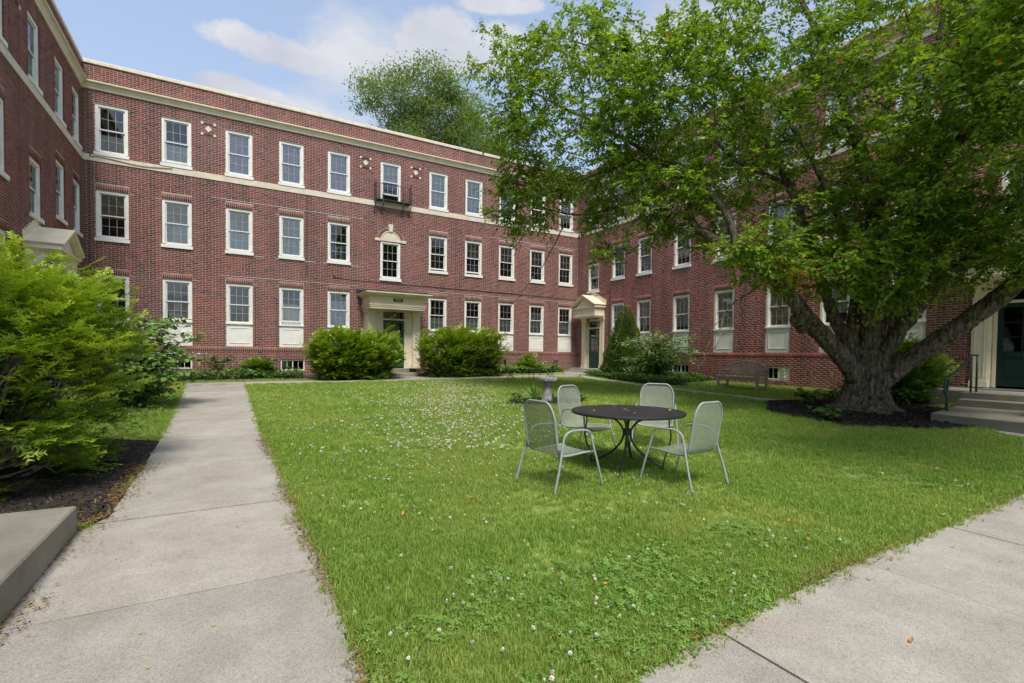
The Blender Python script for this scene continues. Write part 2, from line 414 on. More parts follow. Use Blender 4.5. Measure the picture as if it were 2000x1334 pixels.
def bark_material(name, c1, c2, s=9, strength=1.0, lichen=None):
    m, t, o = nodes(name)
    p = t.nodes.new('ShaderNodeBsdfPrincipled'); lk(t, p.outputs[0], o.inputs[0]); p.inputs['Roughness'].default_value = .92
    p.inputs['Specular IOR Level'].default_value = .2
    tcn = t.nodes.new('ShaderNodeTexCoord')
    mp = t.nodes.new('ShaderNodeMapping'); mp.inputs['Scale'].default_value = (1, 1, .28); lk(t, tcn.outputs['Object'], mp.inputs[0])
    n = t.nodes.new('ShaderNodeTexNoise'); n.inputs['Scale'].default_value = s; n.inputs['Detail'].default_value = 9; n.inputs['Roughness'].default_value = .68
    n.inputs['Distortion'].default_value = .6
    lk(t, mp.outputs[0], n.inputs['Vector'])
    r = t.nodes.new('ShaderNodeValToRGB'); r.color_ramp.elements[0].position = .40; r.color_ramp.elements[1].position = .60
    r.color_ramp.elements[0].color = (*c2, 1); r.color_ramp.elements[1].color = (*c1, 1); lk(t, n.outputs['Fac'], r.inputs[0])
    colr = r.outputs[0]
    if lichen:
        n2 = t.nodes.new('ShaderNodeTexNoise'); n2.inputs['Scale'].default_value = 3.5; n2.inputs['Detail'].default_value = 8; lk(t, tcn.outputs['Object'], n2.inputs['Vector'])
        r2 = t.nodes.new('ShaderNodeValToRGB'); r2.color_ramp.elements[0].position = .56; r2.color_ramp.elements[1].position = .7
        r2.color_ramp.elements[0].color = (0,0,0,1); r2.color_ramp.elements[1].color = (.55,.55,.55,1); lk(t, n2.outputs['Fac'], r2.inputs[0])
        mm = t.nodes.new('ShaderNodeMixRGB'); lk(t, r2.outputs[0], mm.inputs[0]); lk(t, colr, mm.inputs[1]); mm.inputs[2].default_value = (*lichen, 1); colr = mm.outputs[0]
    lk(t, colr, p.inputs['Base Color'])
    b = t.nodes.new('ShaderNodeBump'); b.inputs['Strength'].default_value = strength; b.inputs['Distance'].default_value = .06
    lk(t, n.outputs['Fac'], b.inputs['Height']); lk(t, b.outputs[0], p.inputs['Normal'])
    return m
def mesh_fabric(name, c):
    """perforated steel: tiny holes let the view through"""
    m, t, o = nodes(name)
    p = t.nodes.new('ShaderNodeBsdfPrincipled'); p.inputs['Base Color'].default_value = (*c, 1); p.inputs['Roughness'].default_value = .5
    n = t.nodes.new('ShaderNodeTexNoise'); n.inputs['Scale'].default_value = 9
    tcn = t.nodes.new('ShaderNodeTexCoord'); lk(t, tcn.outputs['Object'], n.inputs['Vector'])
    r = t.nodes.new('ShaderNodeValToRGB'); r.color_ramp.elements[0].color = (*[x*.8 for x in c], 1); r.color_ramp.elements[1].color = (*[min(x*1.1,1) for x in c], 1)
    lk(t, n.outputs['Fac'], r.inputs[0]); lk(t, r.outputs[0], p.inputs['Base Color'])
    tr = t.nodes.new('ShaderNodeBsdfTransparent')
    v = t.nodes.new('ShaderNodeTexVoronoi'); v.inputs['Scale'].default_value = 320; lk(t, tcn.outputs['Object'], v.inputs['Vector'])
    g = t.nodes.new('ShaderNodeMath'); g.operation = 'LESS_THAN'; g.inputs[1].default_value = .43; lk(t, v.outputs['Distance'], g.inputs[0])
    mx = t.nodes.new('ShaderNodeMixShader'); lk(t, g.outputs[0], mx.inputs[0]); lk(t, p.outputs[0], mx.inputs[1]); lk(t, tr.outputs[0], mx.inputs[2]); lk(t, mx.outputs[0], o.inputs[0])
    return m

M = {}
M['brick'] = brick_material()
M['mortar'] = mat('mortar', (.50,.44,.385), (.41,.355,.31), rough=.95, scale=30)
M['cream'] = mat('cream_paint', (.80,.72,.54), (.70,.62,.45), rough=.55, scale=3.0, detail=8)
M['stone'] = mat('cream_stone', (.74,.66,.52), (.62,.54,.42), rough=.8, scale=4, detail=9, bump=.1)
M['white'] = mat('white_trim_paint', (.85,.83,.77), (.76,.74,.67), rough=.5, scale=4)
M['vinyl'] = mat('white_sash', (.72,.73,.72), (.66,.67,.66), rough=.4, scale=5)
M['muntin'] = mat('grey_muntin', (.50,.51,.51), (.44,.45,.45), rough=.5)
M['glass'] = glass_material()
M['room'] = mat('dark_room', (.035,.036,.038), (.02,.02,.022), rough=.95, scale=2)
M['blind'] = mat('pale_window_blind', (.88,.91,.93), (.80,.84,.86), rough=.8, scale=2)
M['lav'] = mat('lavender_sheer_curtain', (.90,.84,.97), (.76,.70,.86), rough=.9, scale=3)
M['blue'] = mat('pale_blue_curtain', (.72,.80,.95), (.52,.60,.78), rough=.9, scale=3)
M['tan'] = mat('tan_roman_shade', (.42,.38,.28), (.34,.30,.22), rough=.9, scale=3)
M['lead'] = mat('lead_flashing', (.075,.085,.10), (.05,.055,.065), rough=.6, scale=3)
M['roof'] = mat('roof_membrane', (.10,.10,.10), rough=.9)
M['iron'] = mat('black_iron', (.025,.03,.04), (.018,.02,.025), rough=.45, scale=20)
M['green_door'] = mat('green_door_paint', (.012,.07,.05), (.009,.055,.04), rough=.4, scale=3)
M['dark_door'] = mat('dark_green_paint', (.012,.035,.028), (.008,.025,.02), rough=.4, scale=3)
M['brass'] = mat('brass', (.55,.40,.16), rough=.35, metal=.8)
M['steel'] = mat('brushed_steel', (.5,.5,.5), rough=.35, metal=.9)
M['black'] = mat('black_paint', (.015,.015,.015), rough=.5)
M['gold'] = mat('gilt_numerals', (.62,.56,.40), rough=.5)
M['repoint'] = mat('fresh_mortar', (.70,.68,.64), rough=.9)
M['cable'] = mat('dark_cable', (.05,.035,.03), rough=.7)
M['concrete'] = concrete_material('concrete_walk', (.45,.43,.39), (.37,.35,.315), speck=.55, stain=(.36,.29,.235))
M['step'] = concrete_material('concrete_step', (.33,.32,.27), (.22,.21,.17), speck=.3, stain=(.2,.2,.14))
M['soil'] = mat('dark_soil', (.045,.035,.026), (.02,.016,.013), rough=1, scale=18, bump=.6, bscale=50)
M['greyframe'] = mat('grey_powder_coat', (.33,.35,.33), (.28,.30,.28), rough=.42, scale=30)
M['chairmesh'] = mesh_fabric('perforated_grey_steel', (.29,.31,.25))
M['clamp'] = mat('grey_plastic_clamp', (.12,.13,.14), rough=.5)
M['tabletop'] = mat('charcoal_table_coat', (.030,.030,.032), (.020,.020,.022), rough=.42, scale=6, bump=.35, bscale=420)
M['tableleg'] = mat('charcoal_steel', (.03,.032,.038), rough=.38)
M['teak'] = mat('weathered_teak', (.42,.38,.30), (.27,.24,.18), rough=.85, scale=14, bump=.3, bscale=40)
M['birdstone'] = mat('mottled_granite', (.36,.34,.32), (.16,.155,.15), rough=.85, scale=12, detail=9, bump=.5, bscale=26)
M['railgreen'] = mat('green_rail_paint', (.018,.06,.045), rough=.4)
M['vent'] = mat('dryer_vent_metal', (.75,.75,.73), rough=.35, metal=.3)
M['lampglass'] = mat('amber_lamp_glass', (.5,.25,.07), rough=.25)
# ---------------------------------------------------------------- the brick apartment building (U-shaped round the court)
XL, XR, YB = -4.59, 17.71, 23.40
BASE = Vector((6.6, YB, 0))
building = empty('brick_apartment_building', BASE)
tag(building, 'three storey red brick apartment building with cream trim wrapped round a courtyard', 'building')
FR = {'B': (Vector((0, YB, 0)), 0.0), 'R': (Vector((XR, 0, 0)), -PI/2), 'L': (Vector((XL, 0, 0)), PI/2)}
UR = {'B': (XL, XR), 'R': (-YB, 3.0), 'L': (-3.0, YB)}
def wl(w, u, y, z):
    """wall-local point to world minus building base"""
    o, a = FR[w]
    return Vector((o.x+u*math.cos(a)-y*math.sin(a), o.y+u*math.sin(a)+y*math.cos(a), z))-BASE
def wpart(name, me, w, u=0, y=0, z=0, parent=None):
    if parent is not None:
        return obj(name, me, parent, (u, y, z))
    return obj(name, me, building, wl(w, u, y, z), FR[w][1])

Z3T, Z3B, Z2T, Z2B, Z1T, Z1S, Z1B = 10.48, 8.60, 7.355, 5.49, 4.285, 2.62, 1.707
ZSTR0 = 8.36; ZC0, ZC1 = 10.93, 11.20; ZP0, ZP1 = 11.84, 11.97
WW = .97
BC = [-3.745, -1.76, .37, 2.338, 4.30, 6.65, 9.045, 10.99, 12.96, 14.905, 16.845]
RC = [21.94, 19.92, 18.03, 15.70, 13.46, 11.14, 9.15, 7.09]
win = []      # (wall, uc, z0, z1, kind, deco)
deco3 = [('blind',.0,.4), ('blind',.0,.45), ('lav',0,1), ('lav',0,1), ('lav',0,.98), ('blind',.5,1), ('blind',0,1), ('blind',0,1), ('blind',0,1), None, ('blind',.3,1)]
deco2 = [('tan',.45,1), ('blind',.0,1), ('blind',0,1), ('blind',0,1), None, None, None, ('tan',.52,1), ('tan',.5,1), ('tan',.45,1), ('tan',.5,1)]
deco1 = [None, None, None, ('sheer',0,.5), ('blue',0,.75), None, ('blind',0,.42), ('blind',0,.45), ('blind',0,.45), ('blind',0,.8), ('blind',0,.5)]
for i, u in enumerate(BC):
    win.append(('B', u, Z3B, Z3T, 'up', deco3[i]))
    if i == 5: win.append(('B', u, 4.92, 6.78, 'arch', None)); continue
    win.append(('B', u, Z2B, Z2T, 'up', deco2[i]))
    win.append(('B', u, Z1B, Z1T, 'low', deco1[i]))
for i, y in enumerate(RC+[4.60, 2.1, -.2]):
    win.append(('R', -y, Z3B, Z3T, 'up', ('blind',(.0,.5,.3)[i%3],1) if i%2 else None))
    if i == 0 or i == 8: win.append(('R', -y, 5.02, 6.66, 'stair', ('blind',.45,1))); continue
    win.append(('R', -y, Z2B, Z2T, 'up', ('slat',(.0,.12,.0,.2)[i%4],1)))
    win.append(('R', -y, Z1B, Z1T, 'low', ('blind',(.0,.05,.25,.12)[i%4],1)))
for i, y in enumerate([22.62, 20.68, 18.35, 15.80, 13.5, 11.2, 8.9, 6.6, 2.0]):
    win.append(('L', y, Z3B, Z3T, 'up', ('blind',.5,1) if i == 1 else None))
    if i == 2: win.append(('L', y, 5.02, 6.66, 'stair', None)); continue
    win.append(('L', y, Z2B, Z2T, 'up', None if i < 3 else ('blind',.4,1)))
    win.append(('L', y, Z1B, Z1T, 'low', ('blind',.0,1)))
BASEWIN = [('B', -1.77, .96, .79), ('B', 2.39, .96, .70), ('B', 15.1, .68, .66), ('R', -15.67, .98, .76), ('R', -11.08, .92, .69)]

openings = {'B': [], 'R': [], 'L': []}
excl = {'B': [], 'R': [], 'L': []}
soldier = {'B': [], 'R': [], 'L': []}
for (w, u, z0, z1, k, d) in win:
    openings[w].append((u-WW/2, u+WW/2, z0, z1))
    if z0 < 8 and k != 'arch':
        excl[w].append((u-WW/2-.006, u+WW/2+.006, z1, z1+.218)); soldier[w].append((u-WW/2, u+WW/2, z1+.006, z1+.212, .004))
for (w, u, ww, z0) in BASEWIN: openings[w].append((u-ww/2, u+ww/2, z0, 1.17))
openings['R'].append((-22.5, -21.3, .6, 3.55))            # recessed corner doorway
openings['R'].append((-5.2, -4.0, .6, 3.55))
openings['L'].append((17.74, 18.94, .6, 3.55))
for q_ in range(18):                                         # lunette and its brick arch
    za = q_*.036; hw_ = math.sqrt(max(.0, (WW/2+.13)**2-za*za))
    excl['B'].append((BC[5]-hw_, BC[5]+hw_, 6.78+za, 6.78+za+.0362))
excl['B'] += [(BC[5]-.745, BC[5]+.745, 6.765, 6.895), (BC[5]-.11, BC[5]+.11, 7.2, 7.575)]
ORN = [('B', -.70, 10.33), ('B', 5.47, 10.25), ('B', 7.86, 10.25), ('L', 17.08, 10.33), ('R', -20.95, 10.3), ('R', -16.9, 10.3)]
excl['B'] += [(5.45, 7.82, .3, 3.45)]                         # behind the porch
for w in 'BRL':
    u0, u1 = UR[w]
    excl[w] += [(u0, u1, ZSTR0-.002, Z3B+.002), (u0, u1, ZC0, ZC1), (u0, u1, 1.492, 1.707)]
    soldier[w].append((u0, u1, 1.498, 1.701, .005))

CH, BL, JT = .0703, .2285, .0145
def brick_rects(w):
    u0, u1 = UR[w]; out_ = []
    ex = openings[w]+excl[w]
    k0 = int((.25-1.707)/CH)-1; k1 = int((ZP0-1.707)/CH)+1
    rng = random.Random({'B': 1, 'R': 2, 'L': 3}[w])
    for k in range(k0, k1):
        z0 = 1.707+k*CH+JT/2; z1 = z0+CH-JT
        if z1 > ZP0: continue
        hdr = (k % 8 == 5)
        near = [e for e in ex if e[2] < z1 and e[3] > z0]
        u = u0-(0 if k % 2 else BL/2); j = 0
        while u < u1:
            L = BL
            isd = False
            if hdr and j % 2: L = BL/2; isd = True
            a, b = max(u, u0)+JT/2, min(u+L, u1)-JT/2
            u += L; j += 1
            segs = [(a, b, z0, z1)]
            for e in near:
                ns = []
                for (p, q, r, s) in segs:
                    if e[0] >= q or e[1] <= p: ns.append((p, q, r, s)); continue
                    ov = min(s, e[3])-max(r, e[2])
                    if ov < .022:
                        if e[2] > r: ns.append((p, q, r, e[2]))
                        else: ns.append((p, q, e[3], s))
                        continue
                    if e[0] > p: ns.append((p, min(q, e[0]), r, s))
                    if e[1] < q: ns.append((max(p, e[1]), q, r, s))
                segs = ns
            for (p, q, r, s) in segs:
                if q-p < .025 or s-r < .012: continue
                t = rng.gauss(.5, .15)
                if isd and rng.random() < .5: t = rng.uniform(0, .14)
                elif rng.random() < .05: t = rng.uniform(.02, .2)
                out_.append((p, q, r, s, .0025+rng.random()*.0025, min(max(t, 0), 1)))
    for (a, b, z0, z1, pr) in soldier[w]:
        n = max(1, round((b-a)/CH)); st = (b-a)/n
        near = [e for e in openings[w] if e[2] < z1 and e[3] > z0]
        for i in range(n):
            p, q = a+i*st+JT/2, a+(i+1)*st-JT/2
            if any(e[0] < q and e[1] > p for e in near): continue
            out_.append((p, q, z0, z1, pr+rng.random()*.002, min(max(rng.gauss(.6, .15), .1), 1)))
    return out_
BOXF = np.array([(0,1,3,2), (4,6,7,5), (0,2,6,4), (1,5,7,3), (2,3,7,6), (0,4,5,1)])
def brick_mesh(name, rects):
    A = np.array(rects); n = len(A)
    V = np.zeros((n, 8, 3), np.float32)
    for i in range(8):
        fx, fz, fy = i & 1, (i >> 1) & 1, (i >> 2) & 1
        V[:, i, 0] = A[:, 1 if fx else 0]; V[:, i, 2] = A[:, 3 if fz else 2]
        V[:, i, 1] = np.where(fy, .004, -A[:, 4])
    F = (BOXF[[0,2,3,4,5]][None]+(np.arange(n)*8)[:, None, None]).reshape(-1, 4)
    return fast_mesh(name, V.reshape(-1, 3), [F], M['brick'], attrs={'tone': np.repeat(A[:, 5], 8)})
def sheet(w):
    """mortar-coloured backing with the openings cut out, and their reveals"""
    u0, u1 = UR[w]; ops = openings[w]
    us = sorted({u0, u1} | {x for o in ops for x in o[:2]}); zs = sorted({-.3, ZP0} | {x for o in ops for x in o[2:]})
    vid = {}; V = []; F = []
    def vi(u, y, z):
        k = (round(u, 4), round(y, 4), round(z, 4))
        if k not in vid: vid[k] = len(V); V.append(k)
        return vid[k]
    for i in range(len(us)-1):
        for j in range(len(zs)-1):
            cu, cz = (us[i]+us[i+1])/2, (zs[j]+zs[j+1])/2
            if any(o[0] < cu < o[1] and o[2] < cz < o[3] for o in ops): continue
            F.append([vi(us[i],0,zs[j]), vi(us[i+1],0,zs[j]), vi(us[i+1],0,zs[j+1]), vi(us[i],0,zs[j+1])])
    me = bpy.data.meshes.new('wall'); me.from_pydata(V, [], F); me.materials.append(M['mortar']); me.update()
    return me
def reveal_tone(me, v=.45):
    a = me.attributes.new('tone', 'FLOAT', 'POINT'); a.data.foreach_set('value', [v]*len(me.vertices)); return me
brick_pool = {}
n_single = 0
for w in 'BRL':
    wall = wpart('wall', sheet(w), w)
    rects = brick_rects(w)
    if w == 'R':
        single = [r for r in rects if -13.2 < r[0] and r[1] < -7.9 and r[3] < 1.50 and r[2] > .40][:290]
        ss = set(single); rects = [r for r in rects if r not in ss]
        for r in single:                                       # the bricks that show largest, one object each
            key = (round(r[1]-r[0], 2), round(r[3]-r[2], 2), min(int(r[5]*5), 4))
            if key not in brick_pool:
                brick_pool[key] = brick_mesh('brick', [(0, key[0], 0, r[3]-r[2], .004, (key[2]+.5)/5)])
            wpart('brick', brick_pool[key], w, r[0], 0, r[2], parent=wall)
    bf = obj('brickwork', brick_mesh('brickwork', rects), wall); bf['kind'] = 'stuff'

def run(name, prof, w, u0, u1, m, parent=None):
    """moulding of profile [(y,z)] along a wall"""
    n = len(prof)
    V = [(u0, y, z) for y, z in prof]+[(u1, y, z) for y, z in prof]
    F = [(i, n+i, n+(i+1) % n, (i+1) % n) for i in range(n)]+[tuple(range(n)), tuple(range(2*n-1, n-1, -1))]
    me = bpy.data.meshes.new(name); me.from_pydata(V, [], F); me.materials.append(m); me.update()
    return wpart(name, me, w)
CORN = [(.02,ZC0), (-.05,ZC0), (-.055,ZC0+.09), (-.075,ZC0+.10), (-.09,ZC0+.15), (-.14,ZC0+.19), (-.19,ZC0+.205), (-.195,ZC0+.245), (-.17,ZC1-.01), (.02,ZC1+.03)]
STR = [(.02,ZSTR0), (-.032,ZSTR0), (-.032,Z3B-.004), (.02,Z3B)]
CAP = [(.30,ZP0), (-.05,ZP0), (-.05,ZP1-.02), (-.03,ZP1), (.30,ZP1)]
for w in 'BRL':
    u0, u1 = UR[w]
    def tr(p):     # wing mouldings stop against the ones of the court's end wall
        if w == 'B': return u0, u1
        return (u0+p, u1) if w == 'R' else (u0, u1-p)
    run('cornice', CORN, w, *tr(.2), M['cream'])
    L0, L1 = tr(.034)                                           # stone string course in blocks with fine joints
    nb = max(1, int((L1-L0)/2.3)); st = (L1-L0)/nb
    for i in range(nb): run('string_course_stone', STR, w, L0+i*st+.002, L0+(i+1)*st-.002, M['stone'])
    L0, L1 = tr(.052)
    nb = max(1, int((L1-L0)/1.9)); st = (L1-L0)/nb
    for i in range(nb): run('coping_stone', CAP, w, L0+i*st+.002, L0+(i+1)*st-.002, M['stone'])
# roofs behind the parapets
rf = MB(); rf.box(XL-11-BASE.x, XR+11-BASE.x, .31, 11, 11.2, 11.45); rf.box(XL-11-BASE.x, XL-.31-BASE.x, -27, .3, 11.2, 11.45); rf.box(XR+.31-BASE.x, XR+11-BASE.x, -27, .3, 11.2, 11.45)
rf.box(XL-11-BASE.x, XR+11-BASE.x, 10.8, 11, -.3, 11.2); rf.box(XL-11-BASE.x, XL-10.8-BASE.x, -27, 10.8, -.3, 11.2); rf.box(XR+10.8-BASE.x, XR+11-BASE.x, -27, 10.8, -.3, 11.2)
rf.box(XL-10.8-BASE.x, XL-BASE.x, -27, -26.8, -.3, 11.2); rf.box(XR-BASE.x, XR+10.8-BASE.x, -27, -26.8, -.3, 11.2)
rf.build('roof', M['roof'], building)

# ------------------------------------------------ windows
CW = .085
_cache = {}
def cached(key, fn):
    if key not in _cache: _cache[key] = fn()
    return _cache[key]
def casing_mesh(w, h, low):
    b = MB(); x = w/2
    y0, y1 = .03, .15
    b.box(-x, -x+CW, y0, y1, 0, h); b.box(x-CW, x, y0, y1, 0, h)
    b.box(-x+CW, x-CW, y0, y1, h-.10, h)
    b.box(-x+CW, -x+CW+.018, y0+.02, y1, 0, h-.10); b.box(x-CW-.018, x-CW, y0+.02, y1, 0, h-.10)   # stops
    return b.mesh('window', M['white'])
def sash_mesh(w, h, yb, bot):
    b = MB(); x = w/2; s = .042
    b.box(-x, -x+s, yb, yb+.035, 0, h); b.box(x-s, x, yb, yb+.035, 0, h)
    b.box(-x+s, x-s, yb, yb+.035, 0, bot); b.box(-x+s, x-s, yb, yb+.035, h-.042, h)
    return b.mesh('sash', M['vinyl'])
def muntin_mesh(w, h, yb, bot):
    b = MB(); x = w/2; s = .042; gw = (w-2*s); gh = h-.042-bot; q = .005
    for i in (1, 2): b.box(-x+s+gw*i/3-q, -x+s+gw*i/3+q, yb+.006, yb+.026, bot, h-.042)
    for i in (0, 1, 2): b.box(-x+s+gw*i/3+q*(i > 0), -x+s+gw*(i+1)/3-q*(i < 2), yb+.006, yb+.026, bot+gh/2-q, bot+gh/2+q)
    return b.mesh('muntins', M['muntin'])
def pane_mesh(w, h):
    me = bpy.data.meshes.new('pane'); me.from_pydata([(-w/2,0,0),(w/2,0,0),(w/2,0,h),(-w/2,0,h)], [], [(0,1,2,3)]); me.materials.append(M['glass']); me.update(); return me
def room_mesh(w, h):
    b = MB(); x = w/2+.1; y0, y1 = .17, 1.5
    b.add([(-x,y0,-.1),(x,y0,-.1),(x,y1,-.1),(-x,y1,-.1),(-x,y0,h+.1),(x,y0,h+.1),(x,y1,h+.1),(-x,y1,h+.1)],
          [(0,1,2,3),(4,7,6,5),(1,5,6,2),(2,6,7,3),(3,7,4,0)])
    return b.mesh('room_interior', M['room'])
def curtain_mesh(w, h, m, waves=9):
    n = waves*6; V = []; F = []
    for i in range(n+1):
        x = -w/2+w*i/n; y = .178+.018*math.sin(i/6*2*PI)+.008*math.sin(i*.7)
        V += [(x, y, 0), (x, y*.6+.072, h)]
    for i in range(n): F.append((2*i, 2*i+2, 2*i+3, 2*i+1))
    me = bpy.data.meshes.new('curtain'); me.from_pydata(V, [], F); me.materials.append(m)
    me.polygons.foreach_set('use_smooth', [True]*len(F)); me.update(); return me
def blind_mesh(w, h, m, pitch=.05, tilt=.018):
    n = max(3, int(h/pitch)); V = []; F = []
    for i in range(n):
        z = h*i/n; V += [(-w/2,.152,z),(w/2,.152,z),(w/2,.152+tilt,z+h/n*.96),(-w/2,.152+tilt,z+h/n*.96)]; F.append((4*i,4*i+1,4*i+2,4*i+3))
    me = bpy.data.meshes.new('blind'); me.from_pydata(V, [], F); me.materials.append(m); me.update(); return me
SILL = .165
def reveal_mesh(ww, h, z0):
    R = MB(); a, b, c, d, y0, y1 = -ww/2, ww/2, z0, z0+h, -.004, .16
    R.add([(a,y0,c),(a,y1,c),(a,y1,d),(a,y0,d),(b,y0,c),(b,y1,c),(b,y1,d),(b,y0,d)], [(0,1,2,3),(4,7,6,5),(3,2,6,7),(0,4,5,1)])
    return reveal_tone(R.mesh('brick_reveal', M['brick']))
def make_window(w, u, z0, z1, kind, deco):
    low = kind == 'low'
    zb = Z1S+.05 if low else z0+SILL
    H = z1-zb; key = (round(H, 2), kind)
    ww = WW-.004
    casing = wpart('window', cached(('case', round(H, 2)), lambda: casing_mesh(ww, H, low)), w, u, 0, zb)
    def sub(n, me, x=0, y=0, z=0): return obj(n, me, casing, (x, y, z))
    iw = ww-2*CW-.036-.004; ih = H-.10
    hu = ih/2+.02; opened = kind == 'up' and random.random() < .12
    sub('upper_sash', cached(('us', round(H, 2)), lambda: sash_mesh(iw, hu, .075, .042)), 0, 0, ih-hu)
    hl = ih/2+.02; lift = .0
    if (w, round(u, 2), z0) in LIFT: lift = LIFT[(w, round(u, 2), z0)]
    sub('lower_sash', cached(('ls', round(H, 2)), lambda: sash_mesh(iw, hl, .112, .065)), 0, 0, .004+lift)
    sub('muntins', cached(('um', round(H, 2)), lambda: muntin_mesh(iw, hu, .075, .042)), 0, 0, ih-hu)
    sub('muntins', cached(('lm', round(H, 2)), lambda: muntin_mesh(iw, hl, .112, .065)), 0, 0, .004+lift)
    for (yb, zz, bot, hh) in ((.087, ih-hu, .042, hu), (.124, .004+lift, .065, hl)):
        gw = (iw-.084)/3; gh = (hh-.042-bot)/2
        pm = cached(('pane', round(gw, 3), round(gh, 3)), lambda: pane_mesh(gw, gh))
        for i in range(3):
            for j in range(2):
                p = sub('pane', pm, -iw/2+.042+gw*(i+.5), yb, zz+bot+gh*j)
                p.rotation_euler = (random.gauss(0, .0035), 0, random.gauss(0, .0035))
    sub('brick_reveal', cached(('rev', round(z1-z0, 2), low), lambda: reveal_mesh(WW, z1-z0, z0-zb)))
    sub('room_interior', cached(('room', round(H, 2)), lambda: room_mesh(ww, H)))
    if deco:
        k, f0, f1 = deco; hh = ih*(f1-f0); mm = {'blind': M['blind'], 'slat': M['blind'], 'lav': M['lav'], 'blue': M['blue'], 'tan': M['tan'], 'sheer': M['blind']}[k]
        if k in ('blind', 'tan'): me = cached((k, round(hh, 2), iw), lambda: blind_mesh(iw, hh, mm, .16 if k == 'tan' else .06, .004))
        elif k == 'slat': me = cached((k, round(hh, 2), iw), lambda: blind_mesh(iw, hh, mm, .055, .05))
        else: me = cached((k, round(hh, 2), iw), lambda: curtain_mesh(iw, hh, mm))
        sub('curtain' if k in ('lav', 'blue', 'sheer') else 'blind', me, 0, 0, ih*f0)
    if low:
        b = cached('apron', lambda: apron_mesh(ww))
        sub('apron_panel', b, 0, 0, Z1B-zb)
    else:
        sub('sill', cached('sill', lambda: MB().add([(-ww/2-.035,-.055,0),(ww/2+.035,-.055,0),(ww/2+.035,.14,0),(-ww/2-.035,.14,0),
             (-ww/2-.035,-.055,.115),(ww/2+.035,-.055,.115),(ww/2+.035,.14,.163),(-ww/2-.035,.14,.163)],
             [(0,3,2,1),(4,5,6,7),(0,1,5,4),(1,2,6,5),(2,3,7,6),(3,0,4,7)]).mesh('sill', M['white'])), 0, 0, -SILL)
    return casing
def apron_mesh(ww):
    b = MB(); h = Z1S-Z1B; x = ww/2
    b.box(-x, x, .035, .14, 0, h)
    b.box(-x+.12, x-.12, .02, .034, .13, .155); b.box(-x+.12, x-.12, .02, .034, h-.16, h-.135)
    b.box(-x+.12, -x+.145, .02, .034, .155, h-.16); b.box(x-.145, x-.12, .02, .034, .155, h-.16)
    b.box(-x-.004, x+.004, -.02, .14, h, h+.05)
    return b.mesh('apron_panel', M['white'])
LIFT = {('B', 6.65, Z3B): .22, ('B', 9.04, Z2B): .05, ('B', 9.05, Z2B): .05, ('B', 10.99, Z2B): .06, ('B', 2.34, Z1B): .12, ('B', -1.76, Z3B): .05}
for a in win: make_window(*a)
# basement windows
for (w, u, ww, z0) in BASEWIN:
    h = 1.17-z0; x = ww/2
    b = MB(); b.box(-x, -x+.05, .03, .12, 0, h); b.box(x-.05, x, .03, .12, 0, h); b.box(-x+.05, x-.05, .03, .12, 0, .045); b.box(-x+.05, x-.05, .03, .12, h-.05, h)
    b.box(-.018, .018, .04, .11, .045, h-.05)
    bw = wpart('basement_window', b.mesh('basement_window', M['white']), w, u, 0, z0)
    gl = pane_mesh(x-.068, h-.095)
    vent = (w == 'R' and abs(u+11.08) < .1)
    for s in (-1, 1):
        if vent and s > 0: continue
        obj('pane', gl, bw, (s*(x-.05+.018)/2, .08, .045))
        obj('muntin', cached('bmunt', lambda: MB().box(-.008, .008, .06, .075, .045, .395).mesh('muntin', M['white'])), bw, (s*(x-.05+.018)/2, 0, 0)).scale.z = (h-.05)/.40
    obj('brick_reveal', reveal_mesh(ww, h, 0), bw)
    r = room_mesh(ww-.2, h-.2); obj('room_interior', r, bw, (0, 0, .1))
    if vent:
        obj('vent_panel', MB().box(.019, x-.051, .05, .075, .046, h-.051).mesh('vent_panel', M['cream']), bw)
        for k in range(3):
            c = MB(); c.tube([(.23, .05, .11+.135*k), (.23, .0, .11+.135*k)], .046, 14); c.tube([(.23,-.004,.115+.135*k), (.23,-.02,.115+.135*k)], .036, 12)
            obj('dryer_vent', c.mesh('dryer_vent', M['vent']), bw)

# ------------------------------------------------ diamond ornaments
for (w, u, z) in ORN:
    d = MB(); s = .125; d.prism_y([(-s,0),(0,-s*1.08),(s,0),(0,s*1.08)], -.03, .01)
    o = wpart('diamond_tile', d.mesh('diamond_tile', M['stone']), w, u, 0, z)
    for sx in (-1, 1):
        for sz in (-1, 1):
            obj('corner_tile', cached('ctile', lambda: MB().box(-.045,.045,-.02,.01,-.045,.045).mesh('corner_tile', M['stone'])), o, (sx*.215, 0, sz*.215))
    for sz in (-1, 1):                       # short dark soldier bricks above and below the diamond
        for k in range(-2, 3):
            obj('brick', cached('obr', lambda: brick_mesh('brick', [(-.026,.026,-.05,.05,.010,.12)])), o, (k*.066, 0, sz*.212))

